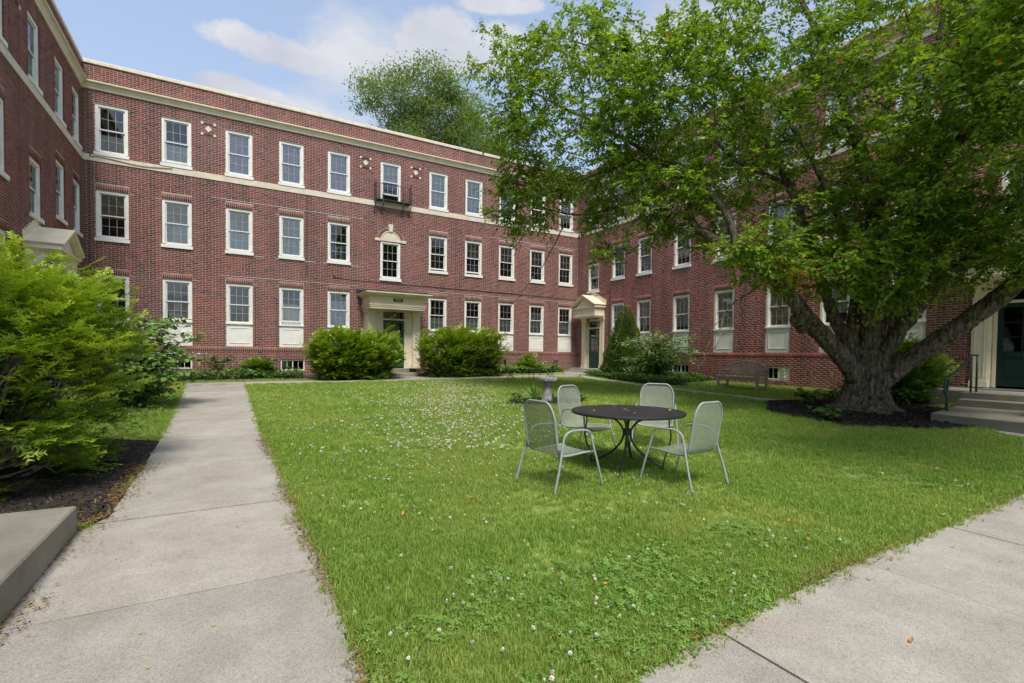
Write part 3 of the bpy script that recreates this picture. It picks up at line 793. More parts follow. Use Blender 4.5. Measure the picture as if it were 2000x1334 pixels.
# ------------------------------------------------ lunette over the stair window
u = BC[5]; zs = 6.79; rr = WW/2
lun = MB(); poly = [(rr*math.cos(a), rr*math.sin(a)) for a in [PI*i/18 for i in range(19)]]
lun.prism_y(poly, -.012, .02)
lo = wpart('lunette', lun.mesh('lunette', M['stone']), 'B', u, 0, zs)
bead = MB(); bead.tube([(rr*.97*math.cos(PI*i/20), -.02, rr*.97*math.sin(PI*i/20)) for i in range(21)], .022, 6)
obj('moulding', bead.mesh('moulding', M['cream']), lo)
nA = 20
vou = None
for i in range(nA):
    a0 = PI*(i+.06)/nA; a1 = PI*(i+.94)/nA
    if abs(i-9.5) < 1.1: continue
    r0, r1 = rr+.012, rr+.125
    b = MB(); b.prism_y([(r0*math.cos(a0), r0*math.sin(a0)), (r1*math.cos(a0), r1*math.sin(a0)), (r1*math.cos(a1), r1*math.sin(a1)), (r0*math.cos(a1), r0*math.sin(a1))], -.012, .01)
    obj('brick', reveal_tone(b.mesh('brick', M['brick']), random.uniform(.3, .7)), lo)
k = MB(); k.prism_y([(-.075, rr-.03), (.075, rr-.03), (.115, rr+.30), (-.115, rr+.30)], -.06, .01)
obj('keystone', k.mesh('keystone', M['stone']), lo)
for s in (-1, 1):
    b = MB(); b.box(min(s*.50, s*.74), max(s*.50, s*.74), -.04, .01, -.02, .10)
    obj('impost', b.mesh('impost', M['stone']), lo)

# ------------------------------------------------ iron balcony
bal = MB(); d = .34; x = .83
for z in (0.03, .76): bal.tube([(-x, .0, z), (-x, -d, z), (x, -d, z), (x, .0, z)], .014 if z > .5 else .022, 6)
bo = wpart('balcony', bal.mesh('balcony', M['iron']), 'B', 6.69, 0, 8.58)
bar = MB().tube([(0,0,.04), (0,0,.76)], .008, 5).mesh('baluster', M['iron'])
for i in range(15): obj('baluster', bar, bo, (-x+2*x*(i+.5)/15, -d, 0))
for s in (-1, 1):
    for yy in (-.09, -.2, -.29): obj('baluster', bar, bo, (s*x, yy, 0))
    for xx in (s*x, s*.48):
        p = MB(); p.tube([(xx, -d, -.02), (xx, -d, .9 if abs(xx) > .6 else .80)], .024 if abs(xx) > .6 else .014, 6)
        obj('post', p.mesh('post', M['iron']), bo)
        sc = MB(); sc.tube(smooth_path([(xx, -d, .02), (xx, -d-.03, -.14), (xx, -d+.10, -.26), (xx, -.10, -.34), (xx, -.02, -.52), (xx, -.0, -.56)], 5), .02, 6)
        obj('scroll_bracket', sc.mesh('scroll_bracket', M['iron']), bo)
flo = MB(); flo.box(-x, x, -d, .0, .03, .045); obj('floor_grate', flo.mesh('floor_grate', M['iron']), bo)

# ------------------------------------------------ cables stapled to the brick
def cable(pts, w, r=.011):
    c = MB(); c.tube(pts, r, 5); wpart('cable', c.mesh('cable', M['cable']), w)
cable(smooth_path([(4.0,-.02,5.3),(4.05,-.02,4.98),(4.3,-.02,4.86),(6,-.02,4.83),(9,-.02,4.82),(13,-.02,4.79),(17.68,-.02,4.76)], 8), 'B')
cable(smooth_path([(-4.38,-.02,.6),(-4.38,-.02,4),(-4.38,-.02,8.2),(-4.3,-.05,8.5),(-3.9,-.045,8.52),(-2.9,-.05,8.44),(-1.9,-.05,8.53)], 8), 'B')
cable(smooth_path([(-23.36,-.02,4.76),(-22.9,-.02,4.8),(-21.0,-.02,4.86),(-20.55,-.02,5.0),(-20.52,-.02,4.7),(-20.52,-.02,2),(-20.52,-.02,.7)], 8), 'R')
cable([(.93+.02,-.02,4.2),(.93+.02,-.02,1.75)], 'B', .008)
cable([(10.0,-.02,8.3),(10.0,-.02,4.5)], 'B', .008)
cable([(2.95,-.02,8.3),(2.95,-.02,4.9)], 'B', .007)

# freshly repointed bed joints
for (w, u0, u1, z) in (('B', -.55, 5.35, 7.665), ('B', -.35, 5.2, 4.575), ('B', 8.05, 17.6, 4.575), ('B', -.2, 1.25, 5.47), ('B', 1.7, 3.3, 5.47), ('B', 3.6, 5.2, 5.47), ('B', 11.9, 17.6, 7.665)):
    b = MB(); b.box(u0, u1, -.0062, .003, z, z+.016); wpart('repointed_joint', b.mesh('repointed_joint', M['repoint']), w)

# ------------------------------------------------ entrances
def make_text(s, size, depth=.006):
    cu = bpy.data.curves.new('numerals', 'FONT'); cu.body = s; cu.size = size; cu.extrude = depth; cu.align_x = 'CENTER'; cu.align_y = 'CENTER'; cu.offset = .0015
    t = bpy.data.objects.new('tmp', cu); COL.objects.link(t)
    bpy.context.view_layer.update()
    dg = bpy.context.evaluated_depsgraph_get()
    me = bpy.data.meshes.new_from_object(t.evaluated_get(dg))
    bpy.data.objects.remove(t); bpy.data.curves.remove(cu)
    return me
def door_parts(parent, x, y, z, w, h, m, letter=None, lites=(2, 3), solid_from=.44):
    """panelled door with glazed upper half, wall-local coordinates"""
    b = MB(); s = .11; g0 = h*solid_from; nx, nz = lites
    b.box(-w/2, -w/2+s, 0, .045, 0, h); b.box(w/2-s, w/2, 0, .045, 0, h)
    b.box(-w/2+s, w/2-s, 0, .045, h-s*1.1, h); b.box(-w/2+s, w/2-s, 0, .045, 0, .2); b.box(-w/2+s, w/2-s, 0, .045, g0-.14, g0)
    b.box(-w/2+s, w/2-s, .018, .035, .2, g0-.14)
    b.box(-w/2+s+.06, w/2-s-.06, .008, .0179, .27, g0-.21)
    gw = w-2*s; gh = h-s*1.1-g0
    for i in range(1, nx): b.box(-gw/2+gw*i/nx-.012, -gw/2+gw*i/nx+.012, .006, .036, g0, g0+gh)
    for j in range(1, nz):
        for i in range(nx):
            b.box(-gw/2+gw*i/nx+.012*(i > 0), -gw/2+gw*(i+1)/nx-.012*(i < nx-1), .006, .036, g0+gh*j/nz-.012, g0+gh*j/nz+.012)
    obj('door', b.mesh('door', m), parent, (x, y, z))
    pm = pane_mesh(gw/nx-.01, gh/nz-.01)
    for i in range(nx):
        for j in range(nz): obj('door_pane', pm, parent, (x-gw/2+gw*(i+.5)/nx, y+.02, z+g0+gh*j/nz+.005))
    hd = MB(); hd.box(w/2-.085, w/2-.045, -.012, 0, h*.40, h*.40+.17); hd.tube([(w/2-.065,-.012,h*.43), (w/2-.065,-.06,h*.43)], .012, 8); hd.lathe([(.012,0),(.03,.01),(.03,.03),(.0,.045)], 10, (w/2-.065,-.075,h*.415))
    hd.lathe([(.03,0),(.032,.012),(.02,.02)], 10, (w/2-.065,-.012,h*.40+.2))
    obj('door_handle', hd.mesh('door_handle', M['brass'], True), parent, (x, y, z))
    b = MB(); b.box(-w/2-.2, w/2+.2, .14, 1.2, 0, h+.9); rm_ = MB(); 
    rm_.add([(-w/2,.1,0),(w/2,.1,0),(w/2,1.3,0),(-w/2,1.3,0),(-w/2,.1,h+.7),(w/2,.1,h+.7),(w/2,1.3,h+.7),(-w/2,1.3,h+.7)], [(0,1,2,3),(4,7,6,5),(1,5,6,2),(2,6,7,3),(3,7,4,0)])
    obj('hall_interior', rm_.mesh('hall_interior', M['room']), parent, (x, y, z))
    if letter:
        o = obj('door_letter', make_text(letter, .2), parent, (x+w*.10, y-.006, z+g0-.08)); o.rotation_euler = (PI/2, 0, 0); o.data.materials.append(M['brass'])
def lantern(parent, x, y, z, s=1.0):
    b = MB(); b.tube([(0,0,0),(0,0,-.09*s)], .008, 6); b.lathe([(.01,-.09*s),(.05*s,-.13*s),(.062*s,-.15*s),(.062*s,-.16*s)], 8); b.lathe([(.03*s,-.30*s),(.035*s,-.29*s),(.01,-.33*s)], 8)
    for k in range(4): 
        a = PI/2*k; b.tube([(.055*s*math.cos(a),.055*s*math.sin(a),-.16*s),(.032*s*math.cos(a),.032*s*math.sin(a),-.29*s)], .006, 4)
    obj('lantern', b.mesh('lantern', M['black']), parent, (x, y, z))
    g = MB(); g.lathe([(.05*s,-.165*s),(.03*s,-.285*s)], 8); obj('lantern_glass', g.mesh('lantern_glass', M['lampglass']), parent, (x, y, z))
def pilaster(parent, x, y0, y1, w, zb, zt):
    """panelled pier with base and moulded capital"""
    b = MB(); h = zt-zb
    b.box(-w/2, w/2, y0, y1, .16, h-.14)
    b.box(-w/2-.025, w/2+.025, y0-.025, y1, 0, .16); b.box(-w/2-.012, w/2+.012, y0-.012, y1, .16, .19)
    b.box(-w/2-.015, w/2+.015, y0-.015, y1, h-.20, h-.17)
    b.box(-w/2-.03, w/2+.03, y0-.03, y1, h-.14, h-.07); b.box(-w/2-.05, w/2+.05, y0-.05, y1, h-.07, h)
    if w > .25:
        for s in (-1, 1): b.box(s*(w/2-.07)-.012, s*(w/2-.07)+.012, y0-.012, y0, .3, h-.32)
        b.box(-w/2+.058, w/2-.058, y0-.012, y0, .276, .2999); b.box(-w/2+.058, w/2-.058, y0-.012, y0, h-.3199, h-.296)
    return obj('pilaster', b.mesh('pilaster', M['cream']), parent, (x, 0, zb))
def surround(parent, x, y, wd, z0, zd, ztr, wo):
    """jambs, transom bar and transom glass between the pilasters"""
    b = MB()
    for s in (-1, 1):
        a0, a1 = sorted((s*wd/2, s*wo/2)); b.box(a0, a1, y-.02, y+.12, z0, ztr+.12)
        a0, a1 = sorted((s*wd/2, s*(wd/2+.06))); b.box(a0, a1, y-.05, y-.02, z0, ztr+.08)
        a0, a1 = sorted((s*(wd/2+.10), s*(wd/2+.14))); b.box(a0, a1, y-.04, y-.02, z0, ztr+.08)
    b.box(-wd/2, wd/2, y-.02, y+.1, ztr, ztr+.12); b.box(-wd/2-.06, wd/2+.06, y-.07, y+.08, zd, zd+.07)
    obj('door_surround', b.mesh('door_surround', M['cream']), parent, (x, 0, 0))
    o = obj('transom_pane', pane_mesh(wd, ztr-zd-.07), parent, (x, y+.04, zd+.07))

# flat-hooded porch with the house number
C0 = 6.60
ent = MB(); x0, x1 = 5.33-C0, 7.82-C0
ent.box(x0, x1, -1.53, .0, 3.68, 4.0)
for i, (e, a, b_) in enumerate(((.05, 3.62, 3.68), (.025, 3.55, 3.62), (.0, 3.47, 3.55))): ent.box(x0-e, x1+e, -1.53-e, 0, a, b_-.0)
for i, (e, a, b_) in enumerate(((.05, 4.0, 4.04), (.11, 4.04, 4.09), (.19, 4.09, 4.135), (.24, 4.135, 4.19))): ent.box(x0-e, x1+e, -1.53-e-.12*(e > .1), 0, a, b_)
porch = wpart('porch', ent.mesh('porch', M['cream']), 'B', C0, 0, 0)
fl = MB(); fl.add([(x0-.25,-1.9,4.19),(x1+.25,-1.9,4.19),(x1+.25,-.02,4.19),(x0-.25,-.02,4.19),(x0-.25,-1.9,4.21),(x1+.25,-1.9,4.21),(x1+.25,-.02,4.42),(x0-.25,-.02,4.42)],
     [(0,3,2,1),(4,5,6,7),(0,1,5,4),(1,2,6,5),(2,3,7,6),(3,0,4,7)])
obj('flashing', fl.mesh('flashing', M['lead']), porch)
pilaster(porch, 5.585-C0, -.80, 0, .36, .80, 3.47); pilaster(porch, 7.685-C0, -.80, 0, .36, .80, 3.47)
surround(porch, 6.635-C0, -.62, 1.0, .80, 3.03, 3.42, 1.74)
door_parts(porch, 6.635-C0, -.60, .86, .985, 2.16, M['green_door'], None, (1, 1), .30)
lantern(porch, 6.50-C0, -1.30, 3.47, 1.1)
sg = MB(); sg.box(-.215, .215, -1.545, -1.531, 3.79, 3.94)
obj('number_plate', sg.mesh('number_plate', M['black']), porch, (6.575-C0, 0, 0))
t = obj('house_number', make_text('290', .165), porch, (6.575-C0, -1.548, 3.865)); t.rotation_euler = (PI/2, 0, 0); t.data.materials.append(M['gold']); t.scale.x = 1.15
bx = MB(); bx.box(-.05, .05, -.69, -.672, 3.07, 3.14); obj('bell_box', bx.mesh('bell_box', M['steel']), porch, (6.55-C0, 0, 0))

def pediment_entry(w, uc, dm, letter=None, zb=.78, zoff=0, dpl=-.06, rec=.12):
    """gabled hood on pilasters"""
    D = .78; hw = 1.06
    b = MB(); zE = 4.16+zoff
    b.box(-hw+.12, hw-.12, -D+.12, 0, 3.72+zoff, 4.04+zoff)
    for (e, a, c) in ((.0, 4.04, 4.08), (.05, 4.08, 4.12), (.10, 4.12, 4.16)): b.box(-hw+.12-e, hw-.12+e, -D+.12-e, 0, a+zoff, c+zoff)
    for (e, a, c) in ((.05, 3.66, 3.72), (.02, 3.60, 3.66)): b.box(-hw+.12-e, hw-.12+e, -D+.12-e, 0, a+zoff, c+zoff)
    p = wpart('entrance_hood', b.mesh('entrance_hood', M['cream']), w, uc, 0, 0)
    rh = .68
    ty = MB(); ty.prism_y([(-hw+.22, zE), (hw-.22, zE), (0, zE+rh-.14)], -D+.14, -.002)
    obj('tympanum', ty.mesh('tympanum', M['cream']), p)
    for s in (-1, 1):
        for (t0, t1, yy) in ((0, .06, -D+.02), (.06, .12, -D-.03)):        # two raking fillets
            q = [(s*(hw-.02), zE+t0), (s*(hw-.02), zE+t1), (0, zE+rh-.13+t1), (0, zE+rh-.13+t0)]
            if s > 0: q = q[::-1]
            r = MB(); r.prism_y(q, yy, -.002); obj('raking_cornice', r.mesh('raking_cornice', M['cream']), p)
        q = [(s*(hw+.02), zE+.10), (s*(hw+.02), zE+.125), (0, zE+rh+.015), (0, zE+rh-.01)]
        if s > 0: q = q[::-1]
        r = MB(); r.prism_y(q, -D-.045, .0); obj('roof_slope', r.mesh('roof_slope', M['cream']), p)
        for i in range(6):                                                  # stepped flashing let into the brick
            f = MB(); xx = s*(hw+.02)*(1-i/6); x2 = s*(hw+.02)*(1-(i+1)/6)
            zz = zE+.12+(rh-.10)*i/6
            f.box(min(xx, x2), max(xx, x2), -.016-.0006*i, -.001, zz, zz+.28); obj('step_flashing', f.mesh('step_flashing', M['cream']), p)
    pw = .34; xo = hw-.10
    for s in (-1, 1): pilaster(p, s*(xo-pw/2), dpl, 0.0, pw, zb, 3.60+zoff)
    ib = MB()
    for s in (-1, 1):
        a0, a1 = sorted((s*(xo-pw+.01), s*.60)); ib.box(a0, a1, -.04, .02, zb, 3.6)
        a0, a1 = sorted((s*.60, s*.585)); ib.box(a0, a1, .0, rec+.1, zb, 3.6)
    obj('entry_reveal', ib.mesh('entry_reveal', M['cream']), p)
    surround(p, 0, rec, .98, zb, 3.02, 3.44, 1.17)
    door_parts(p, 0, rec+.01, zb+.04, .97, 2.2, dm, letter, (2, 3), .42)
    lantern(p, 0, -.36, 3.60, 1.2)
    return p
pediment_entry('R', -21.90, M['green_door'])
pediment_entry('R', -4.60, M['dark_door'], 'C')
pediment_entry('L', 18.34, M['green_door'])
# ---------------------------------------------------------------- ground, walks, beds, lawn
def ground_sheet(name, xs, ys, dz, m):
    X, Y = np.meshgrid(xs, ys); Z = Gn(X, Y)+dz
    far = np.hypot(X-6, Y-8) > 60
    Z = np.where(far, .3+dz, Z)
    V = np.stack([X, Y, Z], -1).reshape(-1, 3); nx, ny = len(xs), len(ys)
    i = np.arange(nx*ny).reshape(ny, nx)
    F = np.stack([i[:-1,:-1], i[:-1,1:], i[1:,1:], i[1:,:-1]], -1).reshape(-1, 4)
    return fast_mesh(name, V, [F], m, smooth=True)
def lawn_material():
    m, t, o = nodes('lawn_turf')
    p = t.nodes.new('ShaderNodeBsdfPrincipled'); lk(t, p.outputs[0], o.inputs[0]); p.inputs['Roughness'].default_value = 1
    p.inputs['Specular IOR Level'].default_value = .1
    ge = t.nodes.new('ShaderNodeNewGeometry')
    n = t.nodes.new('ShaderNodeTexNoise'); n.inputs['Scale'].default_value = 45; n.inputs['Detail'].default_value = 5; lk(t, ge.outputs['Position'], n.inputs['Vector'])
    r = t.nodes.new('ShaderNodeValToRGB'); r.color_ramp.elements[0].position = .35; r.color_ramp.elements[1].position = .66
    r.color_ramp.elements[0].color = (.13,.18,.04,1); r.color_ramp.elements[1].color = (.32,.38,.11,1); lk(t, n.outputs['Fac'], r.inputs[0])
    lk(t, r.outputs[0], p.inputs['Base Color']); return m
M['turf'] = lawn_material()
xs = np.concatenate([[-900,-300,-100,-50], np.linspace(-30, 45, 76), [70,120,300,900]]); ys = np.concatenate([[-900,-300,-100,-50], np.linspace(-30, 45, 76), [70,120,300,900]])
ground = obj('ground', ground_sheet('ground', xs, ys, -.03, M['turf'])); ground['kind'] = 'structure'

def clip_half(poly, a, b, c):          # keep a*x+b*y <= c
    o = []; n = len(poly)
    for i in range(n):
        p, q = poly[i], poly[(i+1) % n]; fp = a*p[0]+b*p[1]-c; fq = a*q[0]+b*q[1]-c
        if fp <= 0: o.append(p)
        if (fp < 0) != (fq < 0) and fp != fq:
            t = fp/(fp-fq); o.append((p[0]+(q[0]-p[0])*t, p[1]+(q[1]-p[1])*t))
    return o
def area(poly): return .5*sum(poly[i][0]*poly[(i+1) % len(poly)][1]-poly[(i+1) % len(poly)][0]*poly[i][1] for i in range(len(poly)))
def slab_mesh(poly, lift, name='slab', m=None, jit=0.0):
    if area(poly) < 0: poly = poly[::-1]
    # subdivide the long edges so the slab follows the ground
    P = []
    for i in range(len(poly)):
        a, b = poly[i], poly[(i+1) % len(poly)]; L = math.hypot(b[0]-a[0], b[1]-a[1]); k = max(1, int(L/.8))
        P += [(a[0]+(b[0]-a[0])*j/k, a[1]+(b[1]-a[1])*j/k) for j in range(k)]
    b = MB(); b.prism_z(P, lambda x, y: G(x, y)-.08, lambda x, y: G(x, y)+lift+jit)
    return b.mesh(name, m or M['concrete'])
def ragged(poly, amp, seed):
    P = []; g = random.Random(seed)
    for i in range(len(poly)):
        a, b = poly[i], poly[(i+1) % len(poly)]; L = math.hypot(b[0]-a[0], b[1]-a[1]); k = max(1, int(L/.14))
        for j in range(k):
            q = (a[0]+(b[0]-a[0])*j/k, a[1]+(b[1]-a[1])*j/k); w = amp*(g.gauss(0, .55)+.9*math.sin(q[0]*3.1+q[1]*2.3+seed)*math.sin(q[1]*1.7+seed*2))
            P.append((q[0]-(b[1]-a[1])/L*w, q[1]+(b[0]-a[0])/L*w))
    return P
def walk(name, poly, cuts, lift=.012, gap=.014, m=None):
    """poly cut by parallel joints given as (axis, list of positions); each slab a part"""
    root = empty(name, (0, 0, 0)); root['kind'] = 'structure'
    axis, pos = cuts; poly = ragged(poly, .013, len(name))
    P = [-1e3]+list(pos)+[1e3]
    for i in range(len(P)-1):
        q = poly
        if axis == 'y': q = clip_half(q, 0, -1, -(P[i]+gap/2)); q = clip_half(q, 0, 1, P[i+1]-gap/2)
        else: q = clip_half(q, -1, 0, -(P[i]+gap/2)); q = clip_half(q, 1, 0, P[i+1]-gap/2)
        if len(q) > 2 and abs(area(q)) > .01:
            obj('slab', slab_mesh(q, lift, 'slab', m, random.uniform(-.004, .004)), root)
    return root
PATH_L = [(-1.06,-3), (.53,-3), (.53,1.7), (.55,3.4), (.52,5.2), (.50,7.1), (.46,9), (.45,12), (.45,18.5), (-1.25,18.5), (-1.12,16), (-.98,12), (-.92,9), (-.90,7.2), (-.90,5.3), (-1.05,5.05), (-1.05,3.5), (-.95,3.2), (-.93,2.6), (-1.0,1)]
PATH_L = PATH_L[::1]
walk('left_path', PATH_L, ('y', [1.7, 3.48, 5.20, 7.17, 8.93, 10.7, 12.5, 14.3, 16.1]))
PATH_X = [(-1.25,18.51), (12.6,18.51), (13.6,17.75), (15.0,19.5), (16.8,20.7), (16.8,22.8), (16.1,22.4), (14.5,20.1), (8.4,19.75), (7.6,19.75), (7.6,21.0), (5.75,21.0), (5.75,19.75), (-1.25,19.75)]
walk('far_path', PATH_X, ('x', [.46, 2.2, 4.0, 5.75, 7.6, 9.3, 11.1, 12.9, 14.7]))
PATH_R = [(13.61,17.74), (13.1,15.3), (12.54,12.57), (12.35,10.5), (12.18,8.2), (12.35,7.6), (12.95,7.6), (12.72,8.3), (12.92,10.5), (13.2,13.2), (14.05,16.73), (15.0,19.49)]
walk('right_path', PATH_R, ('y', [9.2, 10.9, 12.6, 14.2, 15.9, 17.5]))
WALK = [(.545,-3), (16,-3), (16,1.95), (11,1.9), (7.2,1.82), (5.3,1.80), (4.06,1.79), (3,1.75), (2.3,1.69), (1.54,1.62), (1.1,1.52), (.75,1.62), (.545,1.69)]
walk('front_walk', WALK, ('x', [2.245, 3.88, 5.34, 7.0, 8.7, 10.4, 12.1, 13.8]))
WALK_R = [(10.6,1.96), (16,1.96), (16,4.36), (13.2,4.36), (11.5,3.2), (10.9,2.4)]
walk('door_walk', WALK_R, ('x', [12.3, 14.0]))

# beds
def bed(name, poly, dz=.006, m=None):
    if area(poly) < 0: poly = poly[::-1]
    xs_ = [p[0] for p in poly]; ys_ = [p[1] for p in poly]
    me = slab_mesh(poly, dz, name, m or M['soil'])
    o = obj(name, me); o['kind'] = 'structure'; return o
BED_YEW = [(-.91,5.2), (-.92,9.0), (-1.5,9.4), (-4.55,9.4), (-4.55,5.2)]
BED_YEW2 = [(-1.06,3.44), (-.96,3.15), (-.95,2.3), (-1.3,1.2), (-4.55,1.2), (-4.55,3.44)]
BED_BACKL = [(-4.55,20.6), (-1.3,20.6), (1.0,20.9), (2.6,20.6), (5.7,20.2), (5.7,23.4), (-4.55,23.4)]
BED_BACKR = [(7.65,20.0), (10.8,19.9), (11.4,21.4), (14.4,21.6), (16.0,22.6), (16.6,23.4), (7.65,23.4)]
BED_R = [(15.05,19.3), (14.3,16.9), (13.6,14.6), (13.3,13.1), (14.2,12.2), (15.6,13.4), (17.7,13.6), (17.7,20.6), (16.9,20.6)]
TREE_C = (12.3, 5.6)
def wob(c, r, n=44, a=.09, seed=1, sx=1, sy=1):
    rg = random.Random(seed); ph = [rg.uniform(0, 6.28) for _ in range(4)]
    return [(c[0]+sx*r*(1+a*math.sin(2*t+ph[0])*.5+a*math.sin(3*t+ph[1])*.5+a*.5*math.sin(7*t+ph[2]))*math.cos(t), c[1]+sy*r*(1+a*math.sin(2*t+ph[0])*.5+a*math.sin(3*t+ph[1])*.5+a*.5*math.sin(7*t+ph[2]))*math.sin(t)) for t in [2*PI*i/n for i in range(n)]]
BED_TREE = wob(TREE_C, 2.15, seed=3)
BED_TREE = clip_half(BED_TREE, 0, -1, -3.3)
BED_TREE = clip_half(BED_TREE, 1, 0, 14.4)
BED_BIRD = wob((7.0,10.55), .95, seed=5, sx=1.1, sy=.75)
BED_DOORN = [(14.4,5.35), (17.7,5.35), (17.7,7.7), (14.0,7.7), (13.6,6.4)]
BED_DOORS = [(14.6,1.97), (17.7,1.97), (17.7,3.45), (14.6,3.45)]
beds = {'yew_bed': BED_YEW, 'corner_bed': BED_YEW2, 'far_left_bed': BED_BACKL, 'far_right_bed': BED_BACKR, 'wing_bed': BED_R, 'tree_bed': BED_TREE, 'birdbath_bed': BED_BIRD, 'door_bed': BED_DOORN}
for k_, p_ in beds.items(): bed(k_, p_, .012 if k_ != 'tree_bed' else .03)
bed('south_door_bed', BED_DOORS)
HARD = [PATH_L, PATH_X, PATH_R, WALK, WALK_R, [(-4.6,3.45),(-1.05,3.45),(-1.05,5.06),(-4.6,5.06)], [(11.85,2.85),(17.8,2.85),(17.8,5.0),(14.3,5.0),(11.95,4.4)]]
SOFT = list(beds.values())+[BED_DOORS]

# ------------------------------------------------ instanced ground cover
def pick_group(colname):
    """geometry nodes: put a pick of the collection's meshes on every vertex"""
    ng = bpy.data.node_groups.new('scatter', 'GeometryNodeTree')
    ng.interface.new_socket('Geometry', in_out='INPUT', socket_type='NodeSocketGeometry')
    ng.interface.new_socket('Geometry', in_out='OUTPUT', socket_type='NodeSocketGeometry')
    gi = ng.nodes.new('NodeGroupInput'); go = ng.nodes.new('NodeGroupOutput')
    ci = ng.nodes.new('GeometryNodeCollectionInfo'); ci.inputs['Collection'].default_value = colname
    ci.inputs['Separate Children'].default_value = True; ci.inputs['Reset Children'].default_value = True
    ip = ng.nodes.new('GeometryNodeInstanceOnPoints'); ip.inputs['Pick Instance'].default_value = True
    def na(n, t):
        a = ng.nodes.new('GeometryNodeInputNamedAttribute'); a.data_type = t; a.inputs['Name'].default_value = n; return a.outputs['Attribute']
    L = ng.links.new
    L(gi.outputs[0], ip.inputs['Points']); L(ci.outputs[0], ip.inputs['Instance'])
    L(na('pick', 'INT'), ip.inputs['Instance Index']); L(na('rot', 'FLOAT_VECTOR'), ip.inputs['Rotation']); L(na('sc', 'FLOAT_VECTOR'), ip.inputs['Scale'])
    L(ip.outputs[0], go.inputs[0]); return ng
def scatter(name, P, rot, sc, templates, m=None, pick=None):
    c = bpy.data.collections.new(name+'_templates')
    for me in templates: c.objects.link(bpy.data.objects.new(me.name, me))
    me = bpy.data.meshes.new(name); me.vertices.add(len(P)); me.vertices.foreach_set('co', np.asarray(P, np.float32).ravel())
    a = me.attributes.new('pick', 'INT', 'POINT'); a.data.foreach_set('value', (RNG.integers(0, len(templates), len(P)) if pick is None else pick).astype(np.int32))
    a = me.attributes.new('rot', 'FLOAT_VECTOR', 'POINT'); a.data.foreach_set('vector', np.asarray(rot, np.float32).ravel())
    a = me.attributes.new('sc', 'FLOAT_VECTOR', 'POINT'); a.data.foreach_set('vector', np.asarray(sc, np.float32).ravel())
    me.update()
    o = obj(name, me); o['kind'] = 'stuff'
    md = o.modifiers.new('scatter', 'NODES'); md.node_group = pick_group(c)
    return o
def tuft(seed, n=16, r=.035, hmin=.03, hmax=.07, w=.0035, m=None, lean=.6):
    g = np.random.default_rng(seed); V = []; F3 = []; T = []
    for i in range(n):
        a = g.uniform(0, 2*PI); rr = r*math.sqrt(g.uniform()); bx_, by_ = rr*math.cos(a), rr*math.sin(a)
        d = g.uniform(0, 2*PI); ln = lean*g.uniform(.15, 1); h = g.uniform(hmin, hmax); ww = w*g.uniform(.7, 1.3)
        dx, dy = math.cos(d), math.sin(d); px, py = -dy, dx
        b = len(V)
        m1 = (bx_+dx*h*ln*.35, by_+dy*h*ln*.35, h*.6); tp = (bx_+dx*h*ln, by_+dy*h*ln, h*(1-.25*ln))
        V += [(bx_-px*ww/2, by_-py*ww/2, -.005), (bx_+px*ww/2, by_+py*ww/2, -.005), (m1[0]-px*ww*.42, m1[1]-py*ww*.42, m1[2]), (m1[0]+px*ww*.42, m1[1]+py*ww*.42, m1[2]), tp]
        F3 += [(b,b+1,b+3), (b,b+3,b+2), (b+2,b+3,b+4)]
        T += [g.uniform()]*5
    return fast_mesh('grass_tuft', V, [np.array(F3)], m, attrs={'tone': T})
M['grass'] = foliage('grass_blade', [(0, (.13,.265,.03)), (.45, (.225,.385,.055)), (.8, (.32,.46,.09)), (1, (.55,.50,.27))], trans=.42, rough=.55, spec=.2, wcol=(.42,.46,.13), world_noise=.5, wscale=.55)
def free(x, y, hard=True, soft=True, margin=0.0):
    ok = np.ones(len(x), bool)
    if hard:
        for p in HARD: ok &= ~inpoly(x, y, p)
    if soft:
        for p in SOFT: ok &= ~inpoly(x, y, p)
    return ok
def in_view(x, y, m=.06):
    # coarse: keep what lies in front of the court's viewpoints, with a wide margin for a step aside
    F2 = np.array([_F.x, _F.y]); R2_ = np.array([_R.x, _R.y])
    d = x*F2[0]+y*F2[1]+1.5; l = x*R2_[0]+y*R2_[1]
    return (d > .8) & (np.abs(l) < 1.12*d+.8)
def sample_region(dens_fn, dmax, x0, x1, y0, y1):
    n = int((x1-x0)*(y1-y0)*dmax)
    x = RNG.uniform(x0, x1, n); y = RNG.uniform(y0, y1, n)
    keep = (RNG.uniform(0, dmax, n) < dens_fn(x, y)) & in_view(x, y)
    return x[keep], y[keep]
def grass_pts(x0, x1, y0, y1, dens, dmax):
    return sample_region(dens, dmax, x0, x1, y0, y1)
tufts = [tuft(10+i, 20, .04, .022, .05, .0038, M['grass'], .9) for i in range(6)]+[tuft(40+i, 14, .045, .03, .07, .004, M['grass'], 1.1) for i in range(3)]
def dist(x, y): return np.hypot(x, y)
